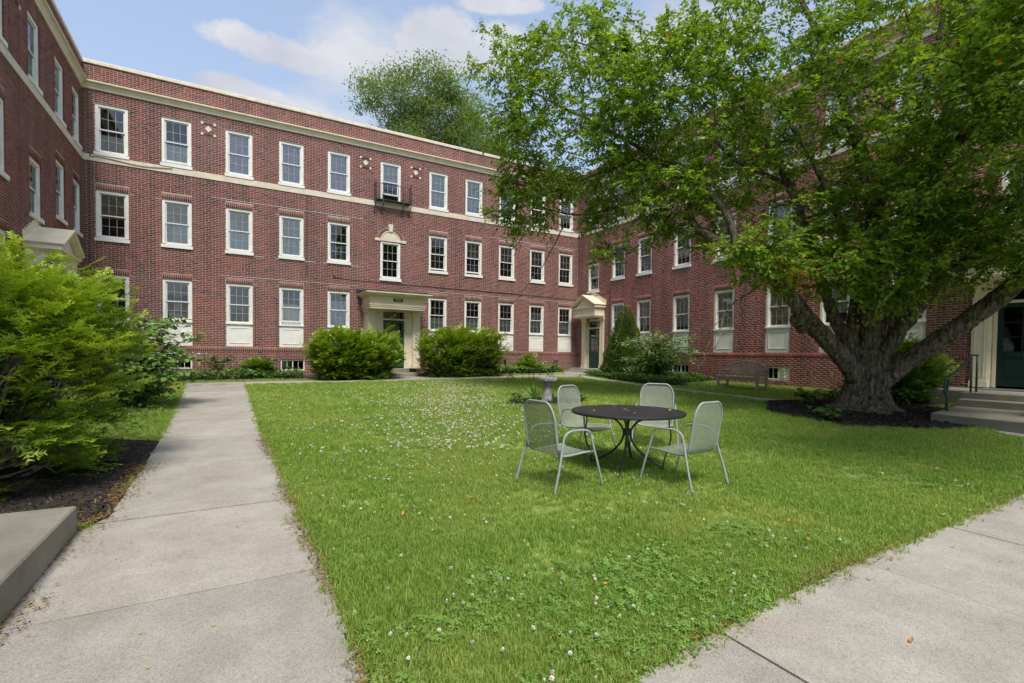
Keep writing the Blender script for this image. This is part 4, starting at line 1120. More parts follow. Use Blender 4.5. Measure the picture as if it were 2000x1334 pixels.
def add_grass():
    parts = []
    def band(x0, x1, y0, y1, d0, d1, dens, size):
        x, y = sample_region(lambda a, b: np.where((dist(a, b) >= d0) & (dist(a, b) < d1), dens, 0), dens, x0, x1, y0, y1)
        ok = free(x, y); x, y = x[ok], y[ok]
        parts.append((x, y, np.full(len(x), size)))
    band(.3, 6.5, 1.3, 6.5, 1.5, 4.3, 1300, .95)
    band(-2, 9, .8, 8, 4.3, 7.0, 760, 1.08)
    band(-3, 13, 1.5, 12.5, 7.0, 12.0, 300, 1.35)
    band(-4.5, 17.6, 1.5, 21, 12.0, 24.5, 110, 1.8)
    x = np.concatenate([p[0] for p in parts]); y = np.concatenate([p[1] for p in parts]); s = np.concatenate([p[2] for p in parts])
    # ragged fringe along the walks, a little longer
    fx, fy = [], []
    for (poly, n) in ((PATH_L, 2600), (WALK, 2600), (PATH_R, 900), (BED_TREE, 700)):
        P = np.array(poly+[poly[0]], float); seg = P[1:]-P[:-1]; L = np.hypot(seg[:, 0], seg[:, 1]); k = RNG.choice(len(L), n, p=L/L.sum()); t = RNG.uniform(0, 1, n)
        q = P[k]+seg[k]*t[:, None]; q += RNG.normal(0, .035, q.shape); fx.append(q[:, 0]); fy.append(q[:, 1])
    fx = np.concatenate(fx); fy = np.concatenate(fy)
    ok = in_view(fx, fy) & ~inpoly(fx, fy, [(-6,-5),(-.6,-5),(-.6,9.2),(-6,9.2)]) & (fy > 1.2) & free(fx, fy, hard=False)
    ins = np.zeros(len(fx), bool)
    for p in HARD: ins |= inpoly(fx, fy, p)
    ok &= (~ins) | (RNG.uniform(size=len(fx)) < .3)
    fx, fy = fx[ok], fy[ok]
    x = np.concatenate([x, fx]); y = np.concatenate([y, fy]); s = np.concatenate([s, RNG.uniform(1.0, 1.5, len(fx))])
    # thin worn patches
    thin = vnoise(x, y, 1.6, 3); keep = RNG.uniform(size=len(x)) < np.clip(.35+1.3*thin, 0, 1); x, y, s = x[keep], y[keep], s[keep]
    # the left path's far verge and the strip by the yew
    z = Gn(x, y)-.004
    n = len(x); rot = np.stack([RNG.normal(0, .10, n), RNG.normal(0, .10, n), RNG.uniform(0, 2*PI, n)], 1)
    hv = .72+.65*vnoise(x, y, 2.2, 8)
    sc = np.stack([s*RNG.uniform(.85, 1.2, n), s*RNG.uniform(.85, 1.2, n), np.sqrt(s)*hv*RNG.uniform(.75, 1.2, n)], 1)
    o = scatter('lawn_grass', np.stack([x, y, z], 1), rot, sc, tufts)
    tag(o, 'mown lawn grass filling the courtyard between the concrete walks', 'grass')
    return o
add_grass()
# lawn turf just under the blades
lx = np.arange(-4.6, 17.8, .25); ly = np.arange(1.0, 23.4, .25)
def lawn_turf():
    X, Y = np.meshgrid(lx, ly); i = np.arange(X.size).reshape(X.shape)
    F = np.stack([i[:-1,:-1], i[:-1,1:], i[1:,1:], i[1:,:-1]], -1).reshape(-1, 4)
    cx = X.ravel()[F].mean(1); cy = Y.ravel()[F].mean(1)
    F = F[free(cx, cy, True, False)]
    V = np.stack([X, Y, Gn(X, Y)-.008], -1).reshape(-1, 3)
    o = obj('lawn', fast_mesh('lawn', V, [F], M['turf'], smooth=True)); o['kind'] = 'structure'
lawn_turf()

# ------------------------------------------------ clover leaves and flowers
M['clover'] = foliage('clover_leaf', [(0, (.15,.29,.045)), (.6, (.22,.38,.07)), (1, (.31,.46,.12))], trans=.32, rough=.5)
M['cloverflower'] = mat('clover_flower', (.66,.64,.56), (.36,.33,.24), rough=.9, scale=260)
def clover(seed, n=9):
    g = np.random.default_rng(seed); V = []; F = []; T = []
    for i in range(n):
        cx, cy = g.normal(0, .03, 2); h = g.uniform(.012, .036); a0 = g.uniform(0, 2*PI); t = g.uniform(); s = g.uniform(.006, .0105)
        tx, ty = g.normal(0, .25, 2)
        for k in range(3):
            a = a0+2*PI*k/3; b = len(V)
            for (rr, aa) in ((0, 0), (.75, -.62), (1.35, -.42), (1.45, 0), (1.35, .42), (.75, .62)):
                x_, y_ = rr*s*1.15*math.cos(a+aa), rr*s*1.15*math.sin(a+aa); V.append((cx+x_, cy+y_, h+x_*tx+y_*ty)); T.append(t)
            F.append((b, b+1, b+2, b+3, b+4, b+5))
    return fast_mesh('clover', V, [np.array(F)], M['clover'], attrs={'tone': T})
clovers = [clover(70+i) for i in range(4)]
def clover_mask(x, y):
    m = vnoise(x, y, .75, 21)*.6+vnoise(x, y, 2.3, 22)*.4
    near = np.clip(1-np.hypot((x-2.2)/2.2, (y-2.2)/1.2), 0, 1)*.40+np.clip(1-np.hypot((x-2.0)/2.0, (y-5.0)/1.6), 0, 1)*.3
    return np.clip((m+near-.55)*2.6, 0, 1)
x, y = sample_region(lambda a, b: np.where(dist(a, b) < 5, 420, np.where(dist(a, b) < 10, 120, 25))*clover_mask(a, b), 420, .5, 9, 1.4, 12)
ok = free(x, y); x, y = x[ok], y[ok]; n = len(x)
o = scatter('clover_leaves', np.stack([x, y, Gn(x, y)], 1), np.stack([np.zeros(n), np.zeros(n), RNG.uniform(0, 6.28, n)], 1), np.repeat(RNG.uniform(.9, 1.5, n)[:, None], 3, 1), clovers)
tag(o, 'dark green clover leaves mixed in patches through the lawn', 'clover')
M['cloverflower'] = foliage('clover_floret', [(0, (.30,.24,.13)), (.35, (.55,.50,.38)), (1, (.80,.78,.72))], trans=.15, rough=.8)
def flower(seed):
    """ragged ball of narrow florets, brown below, white above, on a short stalk"""
    g = np.random.default_rng(seed); V = []; F = []; T = []
    h = .034
    for i in range(34):
        t = (i+.5)/34; ph = math.acos(1-1.7*t); a = i*2.4; r = .0095*g.uniform(.8, 1.2)
        d = np.array([math.sin(ph)*math.cos(a), math.sin(ph)*math.sin(a), math.cos(ph)]); s_ = np.cross(d, [.3, .2, 1]); s_ = s_/np.linalg.norm(s_)*.0026
        c = np.array([0, 0, h]); b = len(V); V += [c+d*.002, c+d*r*.8+s_, c+d*r, c+d*r*.8-s_]; F.append((b, b+1, b+2, b+3)); T += [np.clip(.25+.75*(d[2]+.45), 0, 1)]*4
    b = len(V); V += [np.array([-.0008, 0, 0]), np.array([.0008, 0, 0]), np.array([.0005, 0, h]), np.array([-.0005, 0, h])]; F.append((b, b+1, b+2, b+3)); T += [.0]*4
    return fast_mesh('clover_flower', V, [np.array(F)], M['cloverflower'], attrs={'tone': T})
flowers = [flower(i) for i in range(3)]
def fl_dens(a, b):
    d = dist(a, b)
    band = np.exp(-(((a-(.36*b+.5))/1.5)**2))*np.exp(-((b-11)/5.5)**2)*110             # the white drift towards the birdbath
    return band*(.3+1.2*vnoise(a, b, 1.4, 5))+np.where(d < 7.5, 34, 10)*clover_mask(a, b)+np.where((d < 6), 14.0, 6)*(vnoise(a, b, 1.0, 31) > .45)*(a < 5.2)
x, y = sample_region(fl_dens, 170, .6, 12, 1.5, 18)
ok = free(x, y); x, y = x[ok], y[ok]; n = len(x)
o = scatter('clover_flowers', np.stack([x, y, Gn(x, y)], 1), np.stack([RNG.normal(0, .2, n), RNG.normal(0, .2, n), RNG.uniform(0, 6.28, n)], 1), np.repeat((RNG.uniform(.7, 1.35, n)*np.where(dist(x, y) > 7, 1.6, 1.0))[:, None], 3, 1), flowers)
tag(o, 'small white clover flower heads dotted across the lawn', 'flowers')

# ------------------------------------------------ mulch and litter
M['mulch'] = foliage('mulch_chip', [(0, (.012,.010,.009)), (.55, (.022,.018,.015)), (.72, (.05,.032,.02)), (.88, (.22,.13,.045)), (1, (.30,.20,.07))], trans=0, rough=.9, spec=.2, attr='tone')
def chips(name, poly, n, size=.03, tan=.3, label=None, spread=0.0, dz=.012):
    P = np.array(poly); x = RNG.uniform(P[:, 0].min()-spread, P[:, 0].max()+spread, n*3); y = RNG.uniform(P[:, 1].min()-spread, P[:, 1].max()+spread, n*3)
    k = inpoly(x, y, poly); x, y = x[k][:n], y[k][:n]; n = len(x)
    x = x+RNG.normal(0, .02, n); y = y+RNG.normal(0, .02, n)
    L = size*RNG.uniform(.5, 1.7, n); W = L*RNG.uniform(.18, .42, n); a = RNG.uniform(0, 2*PI, n); tl = RNG.normal(0, .35, n); z = Gn(x, y)+dz+RNG.uniform(.0, .014, n)
    tone = np.where(RNG.uniform(size=n) < tan, RNG.uniform(.8, 1, n), RNG.uniform(0, .7, n))
    thin = tone > .8; W = np.where(thin, W*.45, W)
    dx, dy = np.cos(a), np.sin(a)
    V = np.zeros((n, 5, 3)); 
    for j, (l, w_, h) in enumerate(((-.5,-.5,0), (.5,-.4,0), (.5,.4,0), (-.5,.5,0), (0,0,.25))):
        V[:, j, 0] = x+L*l*dx-W*w_*dy; V[:, j, 1] = y+L*l*dy+W*w_*dx; V[:, j, 2] = z+L*l*tl+h*W
    i = (np.arange(n)*5)[:, None]
    F = np.concatenate([i+np.array([[0,1,4]]), i+np.array([[1,2,4]]), i+np.array([[2,3,4]]), i+np.array([[3,0,4]])])
    o = obj(name, fast_mesh(name, V.reshape(-1, 3), [F], M['mulch'], attrs={'tone': np.repeat(tone, 5)})); o['kind'] = 'stuff'
    if label: tag(o, label, 'mulch')
    return o
chips('mulch', BED_YEW, 9000, .035, .30, 'black mulch strewn with tan needles under the big yew')
chips('mulch', BED_YEW2, 2500, .035, .42, 'black mulch and tan needles at the corner of the left path')
chips('mulch', BED_TREE, 9000, .05, .05, 'ring of black mulch round the foot of the old tree', dz=.03)
chips('mulch', BED_BIRD, 1500, .04, .05, 'dark mulch in the flower bed round the birdbath')
# drifts of fallen needles along the walk edges
def drift(name, pts, n, wdt, size, label):
    P = np.array(pts, float); seg = P[1:]-P[:-1]; L = np.hypot(seg[:, 0], seg[:, 1]); k = RNG.choice(len(L), n, p=L/L.sum()); t = RNG.uniform(0, 1, n)
    q = P[k]+seg[k]*t[:, None]; nn = np.stack([-seg[k][:, 1], seg[k][:, 0]], 1)/L[k][:, None]
    clump = vnoise(q[:, 0], q[:, 1], 2.6, 4)
    q = q+nn*(np.abs(RNG.normal(0, wdt, n))*(.3+1.3*clump))[:, None]*np.where(RNG.uniform(size=n) < .8, 1, -1)[:, None]
    q = q[RNG.uniform(size=n) < np.clip(clump*1.7-.25, 0.05, 1)]; n = len(q)
    x, y = q[:, 0], q[:, 1]; Ls = size*RNG.uniform(.5, 1.4, n); W = Ls*RNG.uniform(.12, .3, n); a = RNG.uniform(0, 2*PI, n); dx, dy = np.cos(a), np.sin(a); z = Gn(x, y)+.019+RNG.uniform(.001, .008, n)
    V = np.zeros((n, 4, 3))
    for j, (l, w_, h) in enumerate(((-.5,0,0), (0,-.5,.0), (.5,0,.004), (0,.5,.003))):
        V[:, j, 0] = x+Ls*l*dx-W*w_*dy; V[:, j, 1] = y+Ls*l*dy+W*w_*dx; V[:, j, 2] = z+h
    F = (np.arange(n)*4)[:, None]+np.arange(4)[None]
    o = obj(name, fast_mesh(name, V.reshape(-1, 3), [F], M['mulch'], attrs={'tone': np.repeat(np.where(RNG.uniform(size=n) < .82, RNG.uniform(.84, 1, n), RNG.uniform(0, .6, n)), 4)})); o['kind'] = 'stuff'
    tag(o, label, 'litter')
drift('needle_litter', [(.53,2.0), (.55,3.4), (.52,5.2), (.50,7.1), (.46,9.0)], 4200, .05, .030, 'tan needles blown along the lawn edge of the left path')
drift('needle_litter', [(-1.03,3.3), (-1.03,5.1), (-.9,5.4), (-.9,7.5)], 4500, .07, .030, 'tan needles gathered where the left path meets the concrete landing')
drift('needle_litter', [(.75,1.62), (1.54,1.62), (2.3,1.69), (3,1.75), (4.06,1.79), (5.3,1.80), (7.2,1.82)], 4200, .045, .028, 'tan leaf bits lying along the lawn edge of the front walk')
# ---------------------------------------------------------------- steps, railing, landing
def stone_block(name, poly, z0, z1, m, parent=None, chamfer=.012):
    if area(poly) < 0: poly = poly[::-1]
    n = len(poly); c = (sum(p[0] for p in poly)/n, sum(p[1] for p in poly)/n)
    def ins(p):
        d = math.hypot(p[0]-c[0], p[1]-c[1]); return (p[0]+(c[0]-p[0])*chamfer/d, p[1]+(c[1]-p[1])*chamfer/d)
    b = MB(); Q = [ins(p) for p in poly]
    V = [(x, y, z0) for x, y in poly]+[(x, y, z1-chamfer) for x, y in poly]+[(x, y, z1) for x, y in Q]
    F = [tuple(range(n-1,-1,-1)), tuple(range(2*n, 3*n))]
    for r in (0, n): F += [(r+i, r+(i+1) % n, r+n+(i+1) % n, r+n+i) for i in range(n)]
    b.add(V, F); return b.build(name, m, parent)
lb = stone_block('concrete_landing', [(-4.58,3.45), (-1.045,3.45), (-1.045,5.03), (-4.58,5.08)], -.05, .275, M['step'])
tag(lb, 'low grey concrete landing block beside the left path', 'landing')
st = empty('entrance_steps', (14.2, 3.9, .3))
tag(st, 'grey concrete steps rising to the dark green door behind the old tree', 'steps')
o0 = Vector((14.2, 3.9, .3))
def sb(name, poly, z0, z1): return stone_block(name, [(p[0]-o0.x, p[1]-o0.y) for p in poly], z0-o0.z, z1-o0.z, M['step'], st)
sb('bottom_tread', [(11.92,4.32), (11.62,2.6), (14.38,2.5), (14.5,4.78)], .15, .46)
sb('tread', [(14.36,4.74), (14.36,2.5), (14.92,2.5), (14.92,4.84)], .3, .61)
sb('top_tread', [(14.90,4.86), (14.90,2.45), (17.62,2.45), (17.62,5.95), (15.6,5.95), (15.6,4.9)], .28, .755)
mt = MB(); mt.box(16.6-o0.x, 17.5-o0.x, 4.05-o0.y, 5.15-o0.y, .757-o0.z, .775-o0.z); mt.build('door_mat', M['clamp'], st)
ra = empty('handrail', (13.2, 4.72, .3)); tag(ra, 'dark green pipe handrail standing on the concrete steps', 'railing')
ro = Vector((13.2, 4.72, .3))
def rp(pts, name, r=.022): MB().tube([Vector(p)-ro for p in pts], r, 8).build(name, M['railgreen'], ra, True)
yr = 4.66
rp([(12.75,4.36,.30), (12.75,4.36,1.10)], 'post', .024)
rp([(15.0,yr+.04,.755), (15.0,yr+.04,1.62)], 'post'); rp([(15.32,yr+.04,.755), (15.32,yr+.04,1.62)], 'post')
rp(smooth_path([(12.75,4.36,.78), (12.62,4.345,.80), (12.57,4.34,.86), (12.57,4.34,1.04), (12.62,4.345,1.11), (12.75,4.36,1.135), (13.2,4.42,1.23), (14.4,4.58,1.50), (14.85,4.68,1.60), (15.0,4.70,1.62), (15.34,4.70,1.62)], 5), 'top_rail', .024)
# step before the number porch and the corner door
s1 = stone_block('door_step', [(5.75,21.0), (7.6,21.0), (7.6,22.6), (5.75,22.6)], .2, .62, M['step'])
tag(s1, 'pale concrete step below the porch numbered 290', 'step')
s1b = stone_block('door_step', [(6.05,22.3), (7.25,22.3), (7.25,22.95), (6.05,22.95)], .5, .80, M['step']); tag(s1b, 'narrow upper step against the green door of the porch numbered 290', 'step')
s2 = empty('corner_steps', (16.9, 21.9, .5)); tag(s2, 'two pale concrete steps at the corner door with the gabled hood', 'steps')
stone_block('bottom_tread', [(-.35,-1.1), (.8,-1.1), (.8,1.25), (-.35,1.25)], -.1, .17, M['concrete'], s2)
stone_block('top_tread', [(.1,-1.05), (.8,-1.05), (.8,1.2), (.1,1.2)], .1, .30, M['concrete'], s2)
s3 = stone_block('door_step', [(-4.57,17.2), (-3.7,17.2), (-3.7,19.5), (-4.57,19.5)], .2, .78, M['concrete']); tag(s3, 'concrete step under the gabled hood hidden by the big yew', 'step')

# ---------------------------------------------------------------- grey mesh armchairs and round table
def make_chair():
    root = empty('garden_chair')
    hw = .285; fr = M['greyframe']
    for s in (-1, 1):
        y1, y0 = s*.33, s*hw
        pts = smooth_path([(-.36, y1, 0), (-.285, s*.318, .26), (-.205, y0, .53), (-.17, y0, .600), (-.10, y0, .630), (.0, y0, .633), (.10, y0, .630), (.165, y0, .600), (.195, y0, .53), (.26, s*.318, .26), (.33, y1, 0)], 5)
        MB().tube(pts, .0125, 8).build('arm_leg', fr, root, True)
        MB().tube([(-.36, y1, 0), (-.355, y1, .025)], .015, 8).build('foot_cap', M['clamp'], root)
    # back and seat: one bent shell in a tube rim
    def prof(t):                     # 0 front of the seat .. 1 top of the back -> (x, z)
        P = [(.29,.350), (.26,.382), (.10,.380), (-.10,.368), (-.20,.380), (-.245,.44), (-.268,.55), (-.30,.75), (-.328,.935)]
        q = smooth_path([(a, 0, b) for a, b in P], 6); k = t*(len(q)-1); i = min(int(k), len(q)-2); f = k-i; p = q[i]*(1-f)+q[i+1]*f
        return p[0], p[2]
    n, m_ = 64, 14
    def tt(i): return i/40*.87 if i <= 40 else .87+.13*math.sin((i-40)/24*PI/2)
    def halfw(t):
        if t < .09: return .25*(1-.20*((.09-t)/.09)**2)
        if t < .5: return .245
        if t < .87: return .245+.006*(t-.5)/.37
        q = (1-t)/.13; return .121+.13*math.sqrt(max(0, 1-(1-q)**2))
    V = []; F = []
    for i in range(n+1):
        t = tt(i); x, z = prof(t); w = halfw(t)
        for j in range(m_+1):
            v = -1+2*j/m_; dish = .014*(1-v*v)
            V.append((x-(dish if t > .55 else 0)*(1 if i < n else .3), v*w, z-(dish if t < .5 else 0)))
    for i in range(n):
        for j in range(m_): a = i*(m_+1)+j; F.append((a, a+m_+1, a+m_+2, a+1))
    cut = 24
    def part(name, i0, i1):
        ids = [f for k, f in enumerate(F) if i0 <= k//m_ < i1]
        used = sorted({v for f in ids for v in f}); mp = {v: k for k, v in enumerate(used)}
        me = bpy.data.meshes.new(name); me.from_pydata([V[v] for v in used], [], [tuple(mp[v] for v in f) for f in ids]); me.materials.append(M['chairmesh'])
        me.polygons.foreach_set('use_smooth', [True]*len(ids)); me.update(); obj(name, me, root)
    part('seat_mesh', 0, cut); part('back_mesh', cut, n)
    L = [V[i*(m_+1)] for i in range(n+1)]; R = [V[i*(m_+1)+m_] for i in range(n+1)]
    top = [V[n*(m_+1)+j] for j in range(1, m_)]; fr_ = [V[j] for j in range(m_-1, 0, -1)]
    rim = MB(); rim.tube([*L[cut:], *top, *R[cut:][::-1]], .0125, 8); rim.build('back_frame', fr, root, True)
    rim = MB(); rim.tube([*L[:cut+1][::-1], *fr_[::-1], *R[:cut+1]], .0115, 8); rim.build('seat_frame', fr, root, True)
    for s in (-1, 1):
        b = MB(); b.lathe([(.019,-.022), (.021,0), (.019,.022)], 8, (-.240, s*.268, .42)); b.build('clamp', M['clamp'], root)
    return root
def copy_tree(o, parent=None):
    c = o.copy(); COL.objects.link(c); c.parent = parent
    for ch in list(o.children): copy_tree(ch, c)
    return c
chair = make_chair()
CH_ = [((3.15,4.43), 6, 'grey mesh armchair pulled back with its backrest towards the left path'),
       ((4.41,3.84), 96, 'grey mesh armchair with its back to the front walk, facing the table'),
       ((4.47,5.68), -75, 'grey mesh armchair between the round table and the birdbath'),
       ((5.66,5.46), -138, 'grey mesh armchair on the side of the round table facing the bench')]
CH_[3] = (CH_[3][0], CH_[3][1], 'grey mesh armchair with its back to the wooden bench')
for i, (p, a, lab) in enumerate(CH_):
    c = chair if i == 0 else copy_tree(chair)
    c.location = (p[0], p[1], G(*p)); c.rotation_euler = (0, 0, math.radians(a))
    tag(c, lab, 'chair', 'grey armchairs around the lawn table')
tb = empty('garden_table', (4.32, 4.64, G(4.32, 4.64))); tag(tb, 'round charcoal metal table standing on the lawn among four chairs', 'table')
top = MB(); top.lathe([(.10,.700), (.66,.700), (.685,.692), (.697,.700), (.70,.712), (.697,.724), (.685,.731), (.66,.727), (.10,.724)], 56)
auto_smooth(top.build('table_top', M['tabletop'], tb))
hole = MB(); hole.lathe([(.028,.7241), (.034,.7275), (.026,.7285)], 16); hole.build('umbrella_hole_cap', M['clamp'], tb)
for k in range(4):
    a = math.radians(-52+90*k); ca, sa = math.cos(a), math.sin(a)
    lp = smooth_path([(.50*ca,.50*sa,.70), (.32*ca,.32*sa,.665), (.14*ca,.14*sa,.60), (.055*ca,.055*sa,.50), (.045*ca,.045*sa,.43), (.075*ca,.075*sa,.33), (.20*ca,.20*sa,.19), (.42*ca,.42*sa,.06), (.52*ca,.52*sa,.012), (.56*ca,.56*sa,.010)], 5)
    MB().tube(lp, .0125, 8).build('leg', M['tableleg'], tb, True)
    b_ = a+math.radians(9)
    q = smooth_path([(.52*math.cos(b_),.52*math.sin(b_),.70), (.50*math.cos(b_),.50*math.sin(b_),.58), (.525*math.cos(b_),.525*math.sin(b_),.40), (.46*math.cos(a+.06),.46*math.sin(a+.06),.18), (.44*math.cos(a),.44*math.sin(a),.055)], 5)
    MB().tube(q, .009, 8).build('brace', M['tableleg'], tb, True)
hb = MB(); hb.lathe([(.05,.42), (.058,.43), (.058,.49), (.05,.50)], 14); hb.build('hub', M['tableleg'], tb)

# ---------------------------------------------------------------- fallen leaves
M['leaf_y'] = foliage('fallen_leaf', [(0, (.60,.30,.04)), (.4, (.62,.42,.06)), (.75, (.50,.20,.05)), (1, (.40,.36,.08))], trans=.2, attr='random')
def fallen_mesh(seed):
    g = random.Random(seed); L, W = .055, .022; cv = g.uniform(.1, .5)
    V = []; 
    for i, (t, w) in enumerate(((0,.03), (.25,.8), (.5,1), (.75,.7), (1,.02))):
        for s in (-1, 0, 1): V.append((L*(t-.5), s*w*W/2, .004+.012*cv*(abs(t-.5)*2)**2+abs(s)*.004*g.uniform(.5, 2)))
    F = [(i*3+j, (i+1)*3+j, (i+1)*3+j+1, i*3+j+1) for i in range(4) for j in range(2)]
    me = bpy.data.meshes.new('fallen_leaf'); me.from_pydata(V, [], F); me.materials.append(M['leaf_y']); me.update(); return me
fm = [fallen_mesh(i) for i in range(5)]
rg = random.Random(4)
def drop(x, y, z, label, group, s=1.0):
    o = obj('fallen_leaf', rg.choice(fm), None, (x, y, z)); o.rotation_euler = (rg.gauss(0, .15), rg.gauss(0, .15), rg.uniform(0, 6.28)); o.scale = (s,)*3
    tag(o, label, 'leaf', group)
for (dx, dy) in ((-.45,.10), (-.16,-.30), (.10,.35), (.02,.06), (.38,.22), (.45,-.28), (-.08,.55)):
    drop(4.32+dx, 4.64+dy, G(4.32,4.64)+.731, 'yellow leaf lying on the round charcoal table', 'leaves on the table', rg.uniform(.9, 1.4))
cnt = 0
while cnt < 70:
    x, y = rg.uniform(1, 10), rg.uniform(1.9, 9)
    if math.hypot(x-8.5, y-4.5) > 7.2 or rg.random() < .25: continue
    if not free(np.array([x]), np.array([y]))[0]: continue
    drop(x, y, G(x, y)+.035, 'yellow leaf fallen on the lawn grass', 'leaves fallen on the lawn', rg.uniform(.7, 1.25)); cnt += 1
for i in range(16):
    x, y = rg.uniform(1.9, 7.5), 0; y = 1.7-abs(rg.gauss(0, .28))
    drop(x, y, G(x, y)+.018, 'small yellow leaf on the front concrete walk', 'leaves fallen on the front walk', rg.uniform(.45, .85))
for i in range(11):
    x, y = rg.uniform(-.8, .4), rg.uniform(2.3, 7.5)
    drop(x, y, G(x, y)+.018, 'small leaf scrap on the left concrete path', 'leaf scraps on the left path', rg.uniform(.35, .6))

# ---------------------------------------------------------------- lattice-back bench
bn = empty('garden_bench', (15.02, 10.64, G(15.0, 10.64)), -PI/2); tag(bn, 'weathered wooden bench with arched lattice back by the right brick wall', 'bench')
# local: x along the bench, +y towards the wall (behind), -y front
def bb(name, fn):
    b = MB(); fn(b); return b.build(name, M['teak'], bn)
W2 = .73
for s in (-1, 1):
    bb('front_leg', lambda b: b.box(s*W2-.033, s*W2+.033, -.30, -.235, 0, .62))
    bb('back_leg', lambda b: b.obox((s*W2, .24, .42), (.033,0,0), (0,.033,0), (0,.03,.42)))
    bb('arm', lambda b: b.box(s*W2-.045, s*W2+.045, -.33, .25, .62, .655))
    bb('side_stretcher', lambda b: b.box(s*W2-.02, s*W2+.02, -.235, .20, .10, .15))
bb('apron', lambda b: b.box(-W2+.034, W2-.034, -.29, -.262, .33, .405))
for i in range(5): bb('seat_slat', lambda b: b.box(-W2+.035, W2-.035, -.30+.105*i, -.30+.105*i+.092, .406, .43))
def archz(x): return .60+.34*math.sqrt(max(0, 1-(x/(W2+.04))**2))
ar = MB(); ar.tube([(x, .255+.02, archz(x)) for x in np.linspace(-W2-.01, W2+.01, 25)], .034, 6); ar.build('arched_top_rail', M['teak'], bn)
bb('bottom_rail', lambda b: b.box(-W2+.035, W2-.035, .222, .262, .48, .53))
for i in range(17):
    x = -W2+.07+(2*W2-.14)*i/16
    zt = archz(x)-.02
    bb('lattice_upright', lambda b: b.obox((x, .244+.006*(i % 2), (.53+zt)/2), (.017,0,0), (0,.006,0), (0,.012,(zt-.53)/2)))
for j in range(6):
    z = .575+.062*j; xm = W2-.05
    k = max(0.0, 1-((z-.57)/.36)**2); xm = min(xm, (W2+.02)*math.sqrt(k))
    if xm > .1: bb('lattice_slat', lambda b: b.box(-xm, xm, .238+.004*j, .247+.004*j, z, z+.030))

# ---------------------------------------------------------------- stone birdbath
bz = G(7.12, 10.6)
bt = empty('birdbath', (7.12, 10.6, bz), .5); tag(bt, 'rough grey stone birdbath on a flared pedestal in the flower bed', 'birdbath')
pd = MB(); 
def ring(z, wx, wy, n=14): return [(wx*math.copysign(abs(math.cos(t))**.7, math.cos(t)), wy*math.copysign(abs(math.sin(t))**.7, math.sin(t)), z) for t in [2*PI*i/n for i in range(n)]]
prof = [(0,.165,.15), (.06,.16,.145), (.18,.135,.125), (.32,.11,.105), (.44,.10,.095), (.50,.105,.10)]
VV = []; FF = []; n_ = 14
for (z, a, b) in prof: VV += ring(z, a, b)
for i in range(len(prof)-1):
    for k in range(n_): FF.append((i*n_+k, i*n_+(k+1) % n_, (i+1)*n_+(k+1) % n_, (i+1)*n_+k))
FF += [tuple(range(n_-1,-1,-1)), tuple((len(prof)-1)*n_+k for k in range(n_))]
pd.add(VV, FF); pd.build('pedestal', M['birdstone'], bt)
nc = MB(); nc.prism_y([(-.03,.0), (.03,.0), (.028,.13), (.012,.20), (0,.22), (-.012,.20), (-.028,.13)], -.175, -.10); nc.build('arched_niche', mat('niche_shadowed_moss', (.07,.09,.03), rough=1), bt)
bs = MB(); bs.lathe([(.10,.50), (.235,.505), (.255,.53), (.258,.585), (.245,.61), (.20,.612), (.17,.585), (.0,.575)], 22, wob=.025); bs.build('basin', M['birdstone'], bt)
wt = MB(); wt.lathe([(.0,.598), (.186,.598), (.0,.5985)], 18); wt.build('water', mat('bath_water', (.05,.06,.06), rough=.05), bt)

# ---------------------------------------------------------------- black bistro set
def bistro_chair(loc, rz, label):
    c = empty('bistro_chair', (loc[0], loc[1], G(*loc)), rz); tag(c, label, 'chair', 'black bistro chairs')
    ir = M['iron']; s_ = .20
    for s in (-1, 1):       # crossing legs
        MB().tube([(-.24, s*.19, 0), (.17, s*.19, .43)], .011, 6).build('leg', ir, c)
        MB().tube(smooth_path([(.22, s*.175, 0), (-.06, s*.175, .30), (-.17, s*.175, .45), (-.22, s*.175, .62), (-.26, s*.175, .84)], 4), .011, 6).build('leg', ir, c)
    for i in range(6): b = MB(); b.box(-.18+.065*i, -.13+.065*i, -.19, .19, .425, .437); b.build('seat_slat', ir, c)
    for z, x in ((.62, -.222), (.83, -.26)): b = MB(); b.tube([(x, -.175, z), (x, .175, z)], .011, 6); b.build('back_rail', ir, c)
    for i in range(7): y = -.15+.05*i; b = MB(); b.tube([(-.222, y, .62), (-.26, y, .83)], .005, 5); b.build('back_spindle', ir, c)
    b = MB(); b.tube([(-.22,-.19,.012), (-.22,.19,.012)], .009, 6); b.build('stretcher', ir, c)
bistro_chair((9.72, 17.1), math.radians(-20), 'black folding bistro chair near the yew hedge')
bistro_chair((11.35, 16.75), math.radians(170), 'black folding bistro chair on the walk side of the bistro table')
bt2 = empty('bistro_table', (10.55, 16.9, G(10.55, 16.9))); tag(bt2, 'small black bistro table between two black folding chairs', 'table')
b = MB(); b.box(-.34, .34, -.30, .30, .445, .465); b.box(-.35, .35, -.31, .31, .425, .4449); b.build('table_top', M['iron'], bt2)
for sx in (-1, 1):
    for sy in (-1, 1): MB().tube([(sx*.30, sy*.26, .43), (sx*.24, sy*.24, .2), (sx*.27, sy*.25, 0)], .012, 6).build('leg', M['iron'], bt2)
